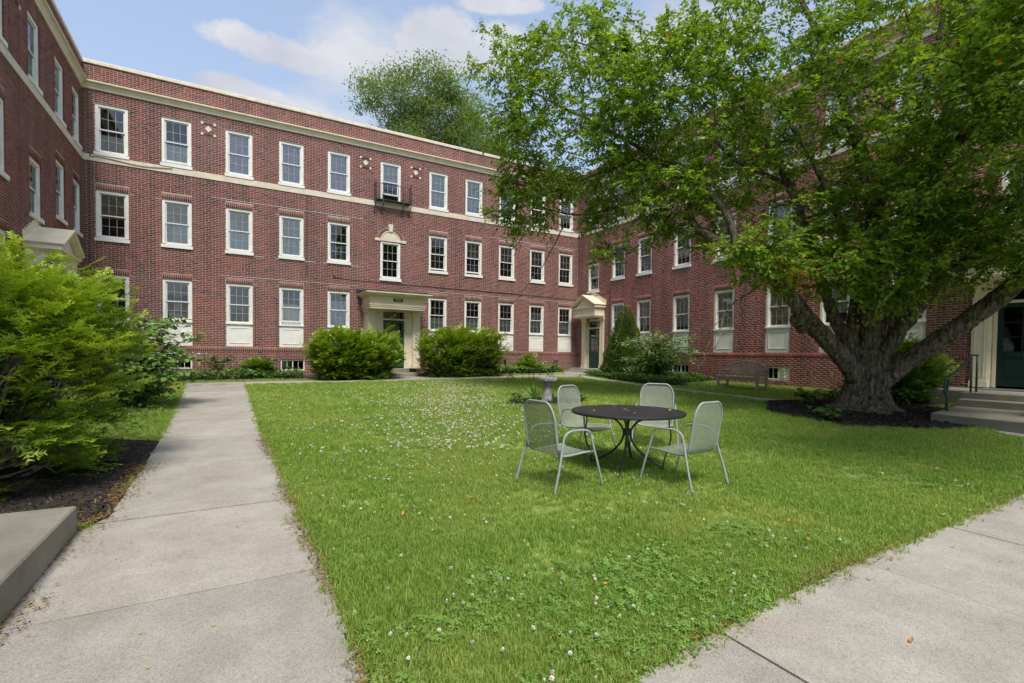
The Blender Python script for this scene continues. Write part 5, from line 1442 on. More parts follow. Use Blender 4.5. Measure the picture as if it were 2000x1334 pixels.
# ---------------------------------------------------------------- plant building blocks
def frames(d, up, roll=None):
    """(n,3,3) matrices whose columns are x=d, y, z~up"""
    d = d/np.linalg.norm(d, axis=1, keepdims=True)
    z = up-(up*d).sum(1, keepdims=True)*d
    nz = np.linalg.norm(z, axis=1, keepdims=True); bad = nz[:, 0] < 1e-4
    z[bad] = np.array([1., 0, 0])-(d[bad][:, :1])*d[bad]; nz = np.linalg.norm(z, axis=1, keepdims=True); z = z/nz
    y = np.cross(z, d)
    if roll is not None:
        c, s = np.cos(roll)[:, None], np.sin(roll)[:, None]; y, z = c*y+s*z, -s*y+c*z
    return np.stack([d, y, z], 2)
def bake(TV, TF, Rm, P, S, sy=None):
    """template copied to every frame; returns V, list of F"""
    TV = np.asarray(TV, float); k = len(TV); n = len(P)
    L = TV[None]*np.asarray(S)[:, None, None]
    if sy is not None: L = L*np.stack([np.ones(n), sy, np.ones(n)], 1)[:, None, :]
    V = np.einsum('nij,nkj->nki', Rm, L)+P[:, None]
    off = (np.arange(n)*k)[:, None, None]
    return V.reshape(-1, 3), [(np.asarray(f)[None]+off).reshape(-1, np.asarray(f).shape[1]) for f in TF]
def unit(n, g=RNG):
    v = g.normal(size=(n, 3)); return v/np.linalg.norm(v, axis=1, keepdims=True)
# pointed leaf, folded along the midrib, tip drooping (unit length along x)
LEAF_V = [(0,0,0), (.30,-.20,.05), (.30,.20,.05), (.68,-.17,.02), (.68,.17,.02), (1,0,-.12), (.34,0,.0), (.7,0,-.035)]
LEAF_F = [np.array([(0,1,6), (0,6,2), (3,5,7), (7,5,4)]), np.array([(1,3,7,6), (6,7,4,2)])]
LEAF4_V = [(0,0,0), (.42,-.20,.06), (.42,.20,.06), (1,0,-.12), (.45,0,0)]
LEAF4_F = [np.array([(0,1,4), (0,4,2), (1,3,4), (4,3,2)])]
# broad leaf
BROAD_V = [(0,0,0), (.25,-.32,.06), (.25,.32,.06), (.65,-.27,.0), (.65,.27,.0), (1,0,-.16), (.3,0,.0), (.68,0,-.05)]
def leaves(name, P, D, U, L, tone, m, width=1.0, tv=LEAF_V, parent=None, roll=None):
    Rm = frames(D, U, roll)
    V, F = bake(tv, LEAF4_F if len(tv) == 5 else LEAF_F, Rm, P, L, np.full(len(P), width))
    return obj(name, fast_mesh(name, V, F, m, attrs={'tone': np.repeat(tone, len(tv))}), parent)
def spray_template(n=14, side=3, needle=.17, seed=0, wd=.035):
    """flat yew spray: axis with paired needles and a few side shoots (unit length)"""
    g = random.Random(seed); V = []; F = []
    def shoot(o, a, L, k):
        ca, sa = math.cos(a), math.sin(a)
        for i in range(k):
            t = (i+.5)/k; bx_, by_ = o[0]+ca*L*t, o[1]+sa*L*t; bz = -.10*(t*L)**2
            nl = needle*(1-.45*t)*g.uniform(.8, 1.15)
            for s in (-1, 1):
                aa = a+s*g.uniform(.75, 1.05); b = len(V); w = wd
                dx, dy = math.cos(aa), math.sin(aa); zt = g.uniform(-.01, .05)
                V.extend([(bx_-ca*w, by_-sa*w, bz), (bx_+ca*w, by_+sa*w, bz), (bx_+dx*nl, by_+dy*nl, bz+zt)]); F.append((b, b+1, b+2))
        b = len(V); ex, ey = o[0]+ca*L, o[1]+sa*L
        V.extend([(o[0]-sa*.01, o[1]+ca*.01, .0), (o[0]+sa*.01, o[1]-ca*.01, 0), (ex, ey, -.1*L*L)]); F.append((b, b+1, b+2))
    shoot((0, 0), 0, 1, n)
    for j in range(side):
        t = .2+.55*j/max(side-1, 1); shoot((t, 0), g.choice((-1, 1))*(.6+.2*g.random()) if side < 3 else (-1)**j*.65, .5*(1-t)+.22, max(3, n//2))
    return np.array(V), [np.array(F)]
# ---------------------------------------------------------------- foliage colours
M['treeleaf'] = foliage('tree_leaf', [(0, (.06,.125,.015)), (.4, (.165,.285,.03)), (.8, (.31,.44,.055)), (.90, (.39,.50,.075)), (.935, (.50,.30,.03)), (1, (.55,.22,.03))], trans=.48, rough=.40, spec=.4)
M['yew'] = foliage('yew_needle', [(0, (.03,.07,.012)), (.45, (.11,.20,.018)), (.8, (.25,.37,.026)), (1, (.37,.48,.045))], trans=.3, rough=.5)
M['spruce'] = foliage('spruce_needle', [(0, (.05,.11,.018)), (.5, (.13,.24,.036)), (1, (.23,.37,.06))], trans=.2, rough=.55)
M['viburnum'] = foliage('viburnum_leaf', [(0, (.06,.13,.025)), (.5, (.15,.27,.05)), (.88, (.27,.40,.08)), (1, (.42,.40,.11))], trans=.28, rough=.42)
M['hosta'] = foliage('hosta_leaf', [(0, (.07,.16,.025)), (.6, (.13,.25,.04)), (1, (.27,.36,.08))], trans=.25, rough=.4)
M['hostaw'] = foliage('variegated_leaf', [(0, (.05,.11,.03)), (.5, (.08,.15,.04)), (.8, (.5,.52,.36)), (1, (.6,.6,.45))], trans=.2, rough=.45)
M['cover'] = foliage('ground_cover_leaf', [(0, (.035,.085,.015)), (.6, (.085,.18,.03)), (1, (.16,.26,.045))], trans=.2, rough=.45)
M['far'] = foliage('far_tree_leaf', [(0, (.12,.19,.06)), (.5, (.19,.27,.085)), (1, (.27,.34,.12))], trans=.4, rough=.5)
M['petal'] = mat('white_petal', (.80,.80,.74), (.72,.72,.62), rough=.7, scale=40)
M['pink'] = mat('pink_petal', (.75,.25,.22), (.6,.15,.2), rough=.6)
M['magenta'] = mat('magenta_petal', (.55,.05,.22), (.45,.03,.2), rough=.6)
M['yellow'] = mat('yellow_petal', (.75,.50,.03), rough=.6)
M['bark'] = bark_material('tree_bark', (.22,.18,.135), (.035,.028,.022), 16, 1.0, (.10,.11,.06))
M['twig'] = bark_material('twig_bark', (.10,.085,.065), (.035,.03,.024), 20, .4, (.2,.21,.18))
M['yewbark'] = bark_material('yew_bark', (.36,.28,.21), (.11,.085,.065), 18, .6)
M['farbark'] = bark_material('far_bark', (.22,.20,.16), (.10,.09,.075), 8, .4)

# ---------------------------------------------------------------- the old tree
TREE0 = Vector((12.6, 5.8, G(12.6, 5.8)))
tree = empty('old_tree', TREE0); tag(tree, 'old many-limbed tree with a rough grey trunk spreading over the lawn', 'tree')
LIMB = {
    'A': [(12.31,5.86,1.11,0.360), (11.99,5.94,1.45,0.310), (11.50,6.12,1.96,0.260), (10.94,6.22,2.39,0.235), (10.65,6.40,2.84,0.200), (10.31,6.73,3.35,0.170), (9.99,7.27,3.89,0.150), (9.77,7.87,4.33,0.140), (9.80,8.33,4.69,0.130), (9.92,8.62,5.13,0.125), (10.03,8.81,5.73,0.110), (9.93,9.23,6.35,0.090), (9.53,9.94,7.04,0.075), (8.96,10.75,7.76,0.060), (8.22,11.66,8.51,0.045), (7.37,12.51,9.24,0.030)],
    'A2': [(9.99,7.27,3.89,0.120), (9.87,7.36,4.49,0.110), (9.86,7.61,4.99,0.100), (9.81,7.88,5.29,0.095), (9.87,8.68,6.17,0.080), (9.61,9.65,6.69,0.060), (9.09,10.87,6.64,0.045), (8.38,12.07,6.36,0.030), (7.45,13.17,6.04,0.020)],
    'A3': [(10.03,8.81,5.73,0.090), (9.88,9.35,5.72,0.070), (9.30,10.25,5.60,0.050), (8.47,11.19,5.42,0.035), (7.51,12.09,5.78,0.020)],
    'B': [(12.45,5.91,1.51,0.260), (12.26,6.15,2.10,0.200), (12.13,6.36,2.70,0.170), (12.11,6.62,3.50,0.150), (12.16,6.98,4.60,0.130), (12.18,7.47,5.85,0.110), (11.88,8.15,7.44,0.090), (11.31,8.98,8.98,0.060), (10.56,9.92,10.31,0.040)],
    'B2': [(12.67,5.90,1.52,0.220), (12.54,6.11,2.23,0.150), (13.01,6.23,3.47,0.130), (13.07,6.70,4.92,0.110), (13.03,7.47,6.79,0.090), (12.68,8.42,8.69,0.060), (12.38,9.34,10.45,0.040)],
    'C': [(12.68,5.76,1.05,0.360), (12.68,5.78,1.63,0.300), (12.71,5.80,2.69,0.270), (12.66,5.74,3.83,0.250), (12.67,5.77,4.76,0.220), (12.62,5.95,5.84,0.190), (12.54,6.27,7.10,0.150), (12.44,6.71,8.58,0.110), (12.22,7.23,10.13,0.080), (12.07,7.83,11.70,0.050)],
    'C2': [(12.67,5.77,4.53,0.150), (12.68,5.55,5.27,0.130), (12.74,5.31,5.99,0.120), (12.89,5.02,7.01,0.100), (12.93,4.80,8.09,0.080), (12.87,4.64,9.13,0.050)],
    'D': [(12.68,5.66,1.29,0.300), (12.85,5.58,1.98,0.240), (12.87,5.36,2.66,0.210), (13.00,5.20,3.56,0.190), (13.03,5.10,4.54,0.170), (13.15,4.95,5.63,0.150), (13.37,4.75,6.80,0.140), (13.48,4.60,7.95,0.110), (13.49,4.51,9.07,0.080), (13.59,4.50,10.36,0.050)],
    'E': [(12.63,5.56,1.17,0.300), (12.77,5.39,1.84,0.230), (12.90,4.99,2.63,0.210), (13.06,4.58,3.31,0.190), (13.09,4.23,3.58,0.170), (13.05,3.91,3.77,0.150), (12.91,3.65,4.10,0.130), (12.75,3.41,4.50,0.110), (12.88,3.12,5.00,0.080)],
    'F': [(12.48,5.64,0.77,0.400), (12.66,5.37,1.13,0.330), (12.80,5.02,1.51,0.280), (12.91,4.62,1.88,0.260), (13.05,4.10,2.39,0.250), (13.04,3.65,2.79,0.230), (12.97,3.36,3.09,0.210), (13.04,2.99,3.70,0.180), (13.23,2.68,4.47,0.140), (13.24,2.47,5.48,0.100)],
    'H': [(13.15,4.95,5.63,0.150), (12.86,4.54,5.75,0.140), (12.19,4.01,5.86,0.130), (12.08,3.62,6.29,0.120), (12.01,3.22,6.70,0.100), (12.04,2.87,7.21,0.070)],
    'J': [(12.04,2.87,7.21,0.085), (10.9,1.9,7.75,0.07), (9.4,.6,8.1,0.055), (7.9,-.7,8.4,0.03)],
    'I': [(12.18,7.47,5.85,0.080), (11.58,8.05,6.30,0.070), (11.19,8.52,6.77,0.060), (10.80,9.36,8.06,0.050), (10.09,10.38,9.29,0.040), (9.04,11.59,10.44,0.030), (7.90,12.85,11.19,0.020)],
}
DEADTWIG = [
    [(10.02,6.54,3.19,0.030), (9.36,6.67,2.77,0.026), (9.00,6.76,2.44,0.022), (8.72,6.78,2.00,0.020), (8.41,6.83,1.58,0.015), (8.16,6.85,1.24,0.008)],
    [(9.36,6.67,2.77,0.020), (9.18,6.65,2.33,0.016), (8.86,6.71,2.01,0.013), (8.57,6.74,1.69,0.008)],
    [(9.00,6.76,2.44,0.016), (8.63,6.84,2.11,0.012), (8.41,6.85,2.10,0.006)],
    [(8.72,6.78,2.00,0.010), (8.54,6.89,2.02,0.005)],
    [(9.80,8.33,4.69,0.030), (9.35,8.81,4.55,0.020), (8.83,9.33,4.14,0.014), (8.29,9.86,3.98,0.008)],
    [(8.21,11.56,5.18,0.030), (7.65,11.72,4.00,0.020), (6.97,11.97,3.11,0.014), (6.72,12.10,2.68,0.006)],
]
def lumpy_tube(pts, rs, sides, seed, amp=.10, fl=0.0):
    """tapered limb with an uneven, ribbed skin"""
    P = smooth_path([(*p, r) for p, r in zip(pts, rs)], 5); P = [np.array(p) for p in P]
    b = MB(); b.tube([p[:3] for p in P], [max(p[3], .004) for p in P], sides)
    V = np.array(b.v); g = np.random.default_rng(seed); ph = g.uniform(0, 6.28, 6)
    nP = len(P); k = np.arange(len(V)); ring_i = k//sides; th = 2*PI*(k % sides)/sides
    C = np.array([p[:3] for p in P])[ring_i]; s = ring_i/max(nP-1, 1)*nP*.22
    f = 1+amp*(.5*np.sin(3*th+ph[0]+s*.8)+.35*np.sin(5*th+ph[1]-s*.6)+.35*np.sin(s*2.3+ph[2])*np.sin(2*th+ph[3]))
    b.v = [tuple(x) for x in C+(V-C)*f[:, None]]
    return b
def off(pts): return [(p[0]-TREE0.x, p[1]-TREE0.y, p[2]-TREE0.z) for p in pts]
# trunk with flaring roots
nS = 36; prof = [(-.12,.84), (.02,.71), (.08,.61), (.18,.52), (.34,.455), (.55,.415), (.8,.39), (1.0,.37), (1.2,.32), (1.38,.24)]
VV = []; FF = []
for (z, r) in prof:
    for k in range(nS):
        t = 2*PI*k/nS; e = math.exp(-max(z, 0)*3.2)
        rr = r*(1+e*.17*math.sin(5*t+.6)+e*.10*math.sin(3*t+2)+.045*math.sin(8*t+z*2.1)+.03*math.sin(13*t-z*3)+.03*math.sin(4*t+z*4))
        VV.append((rr*math.cos(t)*1.0-.0+.03*z, rr*math.sin(t)*1.02, z))
for i in range(len(prof)-1):
    for k in range(nS): FF.append((i*nS+k, i*nS+(k+1) % nS, (i+1)*nS+(k+1) % nS, (i+1)*nS+k))
FF.append(tuple((len(prof)-1)*nS+k for k in range(nS)))
VV = [(x_*(1 if z_ > -.1 else 1), y_, z_) for x_, y_, z_ in VV]; FF.append(tuple(range(nS-1, -1, -1)))
tk = MB(); tk.add(VV, FF)
LR = {}
for k, v in LIMB.items(): LR[k] = [p[3]*(.56 if (j == 0 and p[3] > .2) else .63 if (j == 1 and p[3] > .2) else .72) for j, p in enumerate(v)]
NB = {'A': 4, 'B': 4, 'B2': 3, 'C': 4, 'D': 4, 'E': 4, 'F': 5}       # how many of each limb's points melt into the bole
for i, (k, nb_) in enumerate(NB.items()):
    v = LIMB[k]; b = lumpy_tube(off(v[:nb_+1]), LR[k][:nb_+1], 16, 60+i); tk.add(b.v, b.f)
trunk = tk.build('trunk', M['bark'], tree, True)
def bark_relief(o, strength=.035, size=.11):
    tx = bpy.data.textures.new('bark_ridges', 'CLOUDS'); tx.noise_scale = size; tx.noise_depth = 3; tx.cloud_type = 'GRAYSCALE'; tx.contrast = 1.6
    d = o.modifiers.new('relief', 'DISPLACE'); d.texture = tx; d.texture_coords = 'LOCAL'; d.strength = strength; d.mid_level = .5
md = trunk.modifiers.new('melt', 'REMESH'); md.mode = 'VOXEL'; md.voxel_size = .024; md.use_smooth_shade = True
md = trunk.modifiers.new('soft', 'SMOOTH'); md.iterations = 7; md.factor = .5
bark_relief(trunk, .05, .085)
kn = MB(); kn.lathe([(.0,-.03), (.05,-.01), (.075,.03), (.06,.07), (.02,.085), (0,.086)], 12); k_ = kn.build('burl', M['bark'], tree, True); k_.location = (.03, -.60, .36); k_.rotation_euler = (1.5, 0, .1); k_.location = (-.32,-.50,.36); k_.rotation_euler = (1.45,0,-.55)
for i, (k, v) in enumerate(LIMB.items()):
    n0 = NB.get(k, 1)-1
    b = lumpy_tube(off(v[n0:]), [r*(.985 if j == 0 else 1) for j, r in enumerate(LR[k][n0:])], 16 if v[0][3] > .14 else 10, 60+i); o = b.build('limb', M['bark'], tree, True)
    if v[0][3] > .14:
        sd = o.modifiers.new('fine', 'SUBSURF'); sd.levels = 2; sd.render_levels = 2; bark_relief(o, .03, .07)
sb_ = lumpy_tube(off([(11.05,6.3,2.22), (10.86,6.32,2.32), (10.74,6.34,2.40)]), [.20,.17,.15], 12, 5); sb_.build('sawn_stub', M['bark'], tree, True)
rgk = random.Random(8)
for v in DEADTWIG:
    q = smooth_path([p[:3] for p in v], 3); q = [np.array(p)+np.array([rgk.gauss(0, .028) for _ in range(3)]) for p in q]; q[0] = np.array(v[0][:3])
    rr_ = np.linspace(v[0][3], v[-1][3], len(q))*.62
    b = MB(); b.tube(off([tuple(p) for p in q]), list(rr_), 6)
    for _ in range(len(q)):                              # short spurs
        j = rgk.randrange(1, len(q)); e = q[j]+np.array([rgk.gauss(0, .11), rgk.gauss(0, .11), rgk.gauss(.02, .09)]); m2 = (q[j]+e)/2+np.array([rgk.gauss(0, .02) for _ in range(3)])
        b.tube(off([tuple(q[j]), tuple(m2), tuple(e)]), [.006, .004, .002], 4)
    b.build('bare_branch', M['bark'], tree, True)

def grow(limb_nodes, attract, seed, step=.32, sag=.10):
    """join every attractor to the nearest branch by a bent shoot; returns shoots"""
    g = np.random.default_rng(seed)
    N = np.zeros((len(limb_nodes)+len(attract)*14, 3)); n = len(limb_nodes); N[:n] = limb_nodes
    d0 = np.array([np.min(((limb_nodes-a)**2).sum(1)) for a in attract]); order = np.argsort(d0)
    shoots = []
    for i in order:
        a = attract[i]; d = ((N[:n]-a)**2).sum(1)
        d = d*(1+.35*(N[:n, 2] > a[2]+.2))
        j = int(np.argmin(d)); p = N[j]; L = math.sqrt(((a-p)**2).sum())
        k = max(2, int(L/step)+1); k = min(k, 12)
        t = np.linspace(0, 1, k+1)[:, None]
        q = p+(a-p)*t; bend = g.normal(0, .10*L, 3); bend[2] += .10*L
        q = q+bend*(np.sin(PI*t))+g.normal(0, .025, q.shape)*np.sin(PI*t)
        shoots.append(q)
        m_ = k
        N[n:n+m_] = q[1:]; n += m_
    return shoots
def crown_points(ells, seed, exclude=None):
    g = np.random.default_rng(seed); P = []
    for (c, r, n, hollow) in ells:
        u = unit(n, g); rad = np.where(g.uniform(size=n) < hollow, g.uniform(.72, 1.05, n), g.uniform(.15, 1, n)**(1/2.2))
        P.append(np.array(c)+u*rad[:, None]*np.array(r))
    return np.concatenate(P)
def limb_nodes(d, spacing=.22, tmin=.35):
    out_ = []
    for v in d.values():
        q = np.array(smooth_path([p[:3] for p in v], 8)); out_.append(q[int(len(q)*tmin):])
    return np.concatenate(out_)
ELLS = [((8.7,11.3,8.0), (2.4,2.4,3.1), 700, .6), ((10.2,9.0,7.4), (2.6,2.4,2.6), 640, .5), ((11.9,7.4,8.6), (3.2,3.0,3.6), 700, .5),
        ((13.3,5.4,7.6), (2.7,2.6,3.6), 560, .5), ((12.9,3.3,6.2), (2.4,1.9,2.8), 380, .5), ((12.6,3.2,4.0), (1.7,1.3,1.1), 130, .4),
        ((11.6,5.2,4.3), (2.0,1.5,1.3), 210, .4), ((10.2,6.6,3.9), (1.4,1.1,.75), 110, .3), ((9.6,8.6,5.2), (1.6,1.7,1.0), 130, .3), ((14.2,6.6,5.2), (1.8,2.0,1.6), 170, .4),
        ((7.6,12.6,6.2), (1.3,1.4,1.2), 170, .4), ((12.0,4.9,2.75), (.75,.55,.35), 16, 0), ((8.5,9.9,4.25), (.6,.6,.3), 16, 0), ((12.0,2.4,7.6), (1.8,1.5,1.8), 150, .5),
        ((7.2,13.2,9.4), (1.2,1.2,2.0), 110, .5), ((10.9,2.3,6.2), (1.7,1.3,2.2), 190, .5), ((10.2,1.9,4.6), (1.2,1.0,1.0), 60, .3), ((11.3,4.0,5.6), (1.6,1.2,1.6), 120, .4),
        ((11.3,4.9,3.45), (1.5,.9,.8), 80, .3), ((12.2,4.2,3.5), (1.3,.8,.7), 45, .3), ((10.4,6.1,3.5), (1.2,.8,.7), 80, .3), ((12.2,2.9,3.5), (1.2,.8,.6), 50, .3),
        ((8.0,-.9,8.3), (2.8,2.0,1.3), 520, .2), ((11.6,1.2,8.6), (1.6,1.4,1.5), 60, .3)]
att = crown_points(ELLS, 11)
att = att[(att[:, 0] < 16.6) & (att[:, 2] > 2.2) & (att[:, 2] < 12.6)]
# leaf layers with open gaps between them
gapn = .6*vnoise(att[:, 0]*.8+att[:, 1]*.55, att[:, 2]*1.5, .9, 41)+.4*vnoise(att[:, 0]*1.3-att[:, 1], att[:, 2]*1.9, 1.0, 42)
att = att[(gapn > np.where(att[:, 1] > 8.5, .33, .385)) | (att[:, 1] < 1.6)]
LN = limb_nodes(LIMB)
shoots = grow(LN, att, 5)
tw = MB()
for q in shoots:
    L = np.linalg.norm(q[-1]-q[0]); r0 = min(.008+.011*L, .04)
    tw.tube([tuple(p-np.array(TREE0)) for p in q], list(np.linspace(r0, .003, len(q))), 4, cap=False)
o = tw.build('twigs', M['twig'], tree); o['kind'] = 'stuff'
def twig_leaves(shoots, seed, size=(.085,.145)):
    """arching, slightly hanging twigs on every shoot, leaves set alternately along them"""
    g = np.random.default_rng(seed); Q0 = []; AX = []; LN_ = []
    for q in shoots:
        k = len(q)
        for j in range(5):
            t = 1 if j == 0 else g.uniform(.25, 1); i = min(int(t*(k-1)), k-2); f = t*(k-1)-i
            p = q[i]*(1-f)+q[i+1]*f; ax = q[i+1]-q[i]; ax = ax/(np.linalg.norm(ax)+1e-6)
            ax = ax*(.5 if j else 1.)+g.normal(0, .55 if j else .2, 3)*np.array([1, 1, .7]); ax[2] = ax[2]*.7+.08; ax /= np.linalg.norm(ax)
            Q0.append(p); AX.append(ax); LN_.append(g.uniform(.22, .52))
    Q0 = np.array(Q0); AX = np.array(AX); LN_ = np.array(LN_); n = len(Q0); m_ = 8
    T = (np.arange(m_)[None]+g.uniform(0, .8, (n, m_)))/m_
    P = Q0[:, None]+AX[:, None]*(T*LN_[:, None])[..., None]; P[..., 2] -= (.30*LN_[:, None])*T**2
    side = np.cross(AX, np.array([0, 0, 1.])); side /= np.linalg.norm(side, axis=1, keepdims=True)+1e-6
    sg = np.where(np.arange(m_) % 2 == 0, 1, -1)[None]*np.ones((n, 1))
    D = AX[:, None]*g.uniform(.5, 1.1, (n, m_, 1))+side[:, None]*(sg*g.uniform(.5, 1.0, (n, m_)))[..., None]+g.normal(0, .28, (n, m_, 3)); D[..., 2] -= g.uniform(.05, .5, (n, m_))
    U_ = np.array([0, 0, 1.])+g.normal(0, .4, (n, m_, 3))
    L = g.uniform(size[0], size[1], (n, m_))*(1-.25*np.abs(T-.5))
    tw2 = np.stack([Q0, Q0+AX*LN_[:, None]*.5-np.array([0, 0, 1.])*(.075*LN_)[:, None], Q0+AX*LN_[:, None]-np.array([0, 0, 1.])*(.30*LN_)[:, None]], 1)
    return P.reshape(-1, 3), D.reshape(-1, 3), U_.reshape(-1, 3), L.ravel(), tw2
P, D, U, Ls, TW = twig_leaves(shoots, 9)
def ribbon_twigs(TW, r=.0028):
    n = len(TW); d = TW[:, 2]-TW[:, 0]; s_ = np.cross(d, np.array([0, 0, 1.])); s_ /= np.linalg.norm(s_, axis=1, keepdims=True)+1e-6; up = np.cross(s_, d); up /= np.linalg.norm(up, axis=1, keepdims=True)+1e-6
    V = np.stack([TW[:, 0]+s_*r, TW[:, 0]-s_*r*.5+up*r, TW[:, 1]+s_*r*.7, TW[:, 1]-s_*r*.35+up*r*.7, TW[:, 2]], 1); i = (np.arange(n)*5)[:, None]
    return V.reshape(-1, 3), [i+np.array([[0,1,3,2]]), i+np.array([[2,3,4]])]
v_, f_ = ribbon_twigs(TW-np.array(TREE0)); o = obj('fine_twigs', fast_mesh('fine_twigs', v_, f_, M['twig']), tree); o['kind'] = 'stuff'
tone = np.clip(RNG.normal(.45, .2, len(P))+.12*(vnoise(P[:, 0]*1.1, P[:, 1]+P[:, 2], 1.3, 2)-.5)*2, 0, .89)
tone = np.where(RNG.uniform(size=len(P)) < .004, .97, tone)
yel = np.linalg.norm((P-np.array([10.65,6.45,3.35]))/np.array([.75,.6,.6]), axis=1) < 1
tone = np.where(yel & (RNG.uniform(size=len(P)) < .5), RNG.uniform(.93, 1, len(P)), tone)
dcam = np.linalg.norm(P-np.array([0, 0, 1.5]), axis=1)
rel = P-np.array([0, 0, 1.5]); zf = rel@np.array(_F); xf = rel@np.array(_R2)/zf; yf = rel@np.array(_U2)/zf
dcam = np.where((np.abs(xf) < 1.03) & (yf < .745) & (yf > -.64), dcam, 999.)          # the leaves that show largest
vis = np.argsort(dcam)[:300]; mask = np.ones(len(P), bool); mask[vis] = False
T0 = np.array(TREE0)
lf = leaves('foliage', P[mask]-T0, D[mask], U[mask], Ls[mask], tone[mask], M['treeleaf'], 1.42, LEAF4_V, tree); lf['kind'] = 'stuff'
lm = [fast_mesh('leaf', np.array(LEAF_V)*np.array([.11,.115,.11]), LEAF_F, M['treeleaf'], attrs={'tone': [t]*len(LEAF_V)}) for t in (.25,.42,.55,.7,.96)]
Rm = frames(D[vis], U[vis])
for i, v in enumerate(vis):
    o = bpy.data.objects.new('leaf', lm[4 if tone[v] > .92 else i % 4]); COL.objects.link(o); o.parent = tree
    m4 = Matrix(Rm[i].tolist()).to_4x4(); m4.translation = Vector(P[v]-T0); o.matrix_local = m4; o.scale = (Ls[v]/.11,)*3
# ---------------------------------------------------------------- yews
SPR = spray_template(6, 3, .28, 1, .060); SPR_F = spray_template(5, 2, .34, 2, .066)
def yew(name, c, half, z0, z1, nclump, per, size, label, seed, tpl=SPR, bare=0.0, nbr=26, cat='shrub', group=None, shape=3.0, lean=None, wide_top=.25, tone0=.45, bark='yewbark', inner=.55):
    """clipped yew: woody stems inside, flat sprays in clumps on the outside; bare = how open the flank is"""
    g = np.random.default_rng(seed); root = empty(name, (c[0], c[1], z0)); tag(root, label, cat, group)
    H = z1-z0
    u = unit(nclump*4, g); u[:, 2] = np.abs(u[:, 2])*1.15-.28; 
    u /= (np.abs(u)**shape).sum(1, keepdims=True)**(1/shape)
    zr = .5+.5*u[:, 2]                                   # 0 foot .. 1 crown
    zr = np.clip((u[:, 2]+.3)/1.3, 0.02, 1)
    keep = g.uniform(size=len(u)) < np.where(zr < .56, 1-bare, 1)
    u, zr = u[keep][:nclump], zr[keep][:nclump]; n = len(u)
    wfac = 1-wide_top+wide_top*np.clip(zr/.65, 0, 1)
    rad = g.uniform(.80, 1.0, n)*(1+.16*(vnoise(u[:, 0]*2+u[:, 2], u[:, 1]*2, 1.9, seed)-.5)*2)
    C = np.stack([u[:, 0]*half[0]*wfac*rad, u[:, 1]*half[1]*wfac*rad, np.clip(zr*H*rad*1.02, .05, None)], 1)
    if lean is not None: C[:, 0] += lean[0]*zr**1.5; C[:, 1] += lean[1]*zr**1.5
    outw = np.stack([u[:, 0]*1.0, u[:, 1]*1.0, (.16+.5*u[:, 2])], 1); outw /= np.linalg.norm(outw, axis=1, keepdims=True)
    N = n*per; k = np.repeat(np.arange(n), per)
    D = outw[k]+g.normal(0, .48, (N, 3))*np.array([1, 1, .6]); D /= np.linalg.norm(D, axis=1, keepdims=True)
    P = C[k]+g.normal(0, size*.62, (N, 3))*np.array([1, 1, .55])-D*size*.4
    P[:, 2] = np.maximum(P[:, 2], .03)
    U_ = np.array([0, 0, 1.])+g.normal(0, .22, (N, 3))
    S = size*g.uniform(.55, 1.4, N)
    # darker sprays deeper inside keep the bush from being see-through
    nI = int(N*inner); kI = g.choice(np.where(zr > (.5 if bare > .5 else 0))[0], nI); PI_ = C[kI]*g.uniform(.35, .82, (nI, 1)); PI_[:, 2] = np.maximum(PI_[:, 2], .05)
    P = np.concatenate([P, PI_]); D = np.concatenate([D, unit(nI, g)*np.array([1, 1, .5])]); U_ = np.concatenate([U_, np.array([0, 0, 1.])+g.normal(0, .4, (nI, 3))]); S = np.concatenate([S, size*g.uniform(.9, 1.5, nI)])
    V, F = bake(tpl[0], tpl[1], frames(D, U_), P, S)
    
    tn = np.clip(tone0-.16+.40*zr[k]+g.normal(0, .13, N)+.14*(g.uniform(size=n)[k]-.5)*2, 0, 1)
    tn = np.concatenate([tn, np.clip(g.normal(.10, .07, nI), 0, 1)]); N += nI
    kk = len(tpl[0]); tipb = np.clip(np.asarray(tpl[0])[:, 0], 0, 1)
    tv = np.clip(np.repeat(tn, kk)+np.tile((tipb-.5)*.30, N), 0, 1)
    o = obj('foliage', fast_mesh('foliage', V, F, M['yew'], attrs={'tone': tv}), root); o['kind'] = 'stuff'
    b = MB()
    ids = g.choice(n, min(nbr, n), replace=False)
    for i in ids:
        t = C[i]*np.array([.93, .93, .93]); s0 = np.array([t[0]*.14+g.normal(0, .1*half[0]), t[1]*.14+g.normal(0, .1*half[1]), 0.])
        mid = s0*.45+t*.55+g.normal(0, .10, 3)*H*.5; mid[2] = t[2]*g.uniform(.3, .6)+.05
        L = np.linalg.norm(t); q = smooth_path([s0, s0*.75+mid*.25+g.normal(0, .03, 3), mid, mid*.4+t*.6+g.normal(0, .05, 3), t], 4)
        r0 = (.012+.012*L)*g.uniform(.6, 1.25)*(H/2.2)
        b.tube([tuple(p) for p in q], list(np.linspace(r0, .0035, len(q))), 6, cap=False)
        for _ in range(3):                             # side twigs
            j = g.integers(len(q)//3, len(q)-1); e = q[j]+unit(1, g)[0]*g.uniform(.12, .4)*H/2.2
            b.tube([tuple(q[j]), tuple((q[j]+e)/2+g.normal(0, .03, 3)), tuple(e)], [.006*H/2.2, .004, .002], 4, cap=False)
    o = b.build('stems', M[bark], root, True); o['kind'] = 'stuff'
    return root
yew('yew_shrub', (-2.78, 7.25), (1.62, 1.35), .06, 2.36, 600, 15, .20, 'big overgrown yew with bare lower branches beside the left path', 1, SPR, bare=.55, nbr=190, wide_top=.14, tone0=.68, inner=.12)
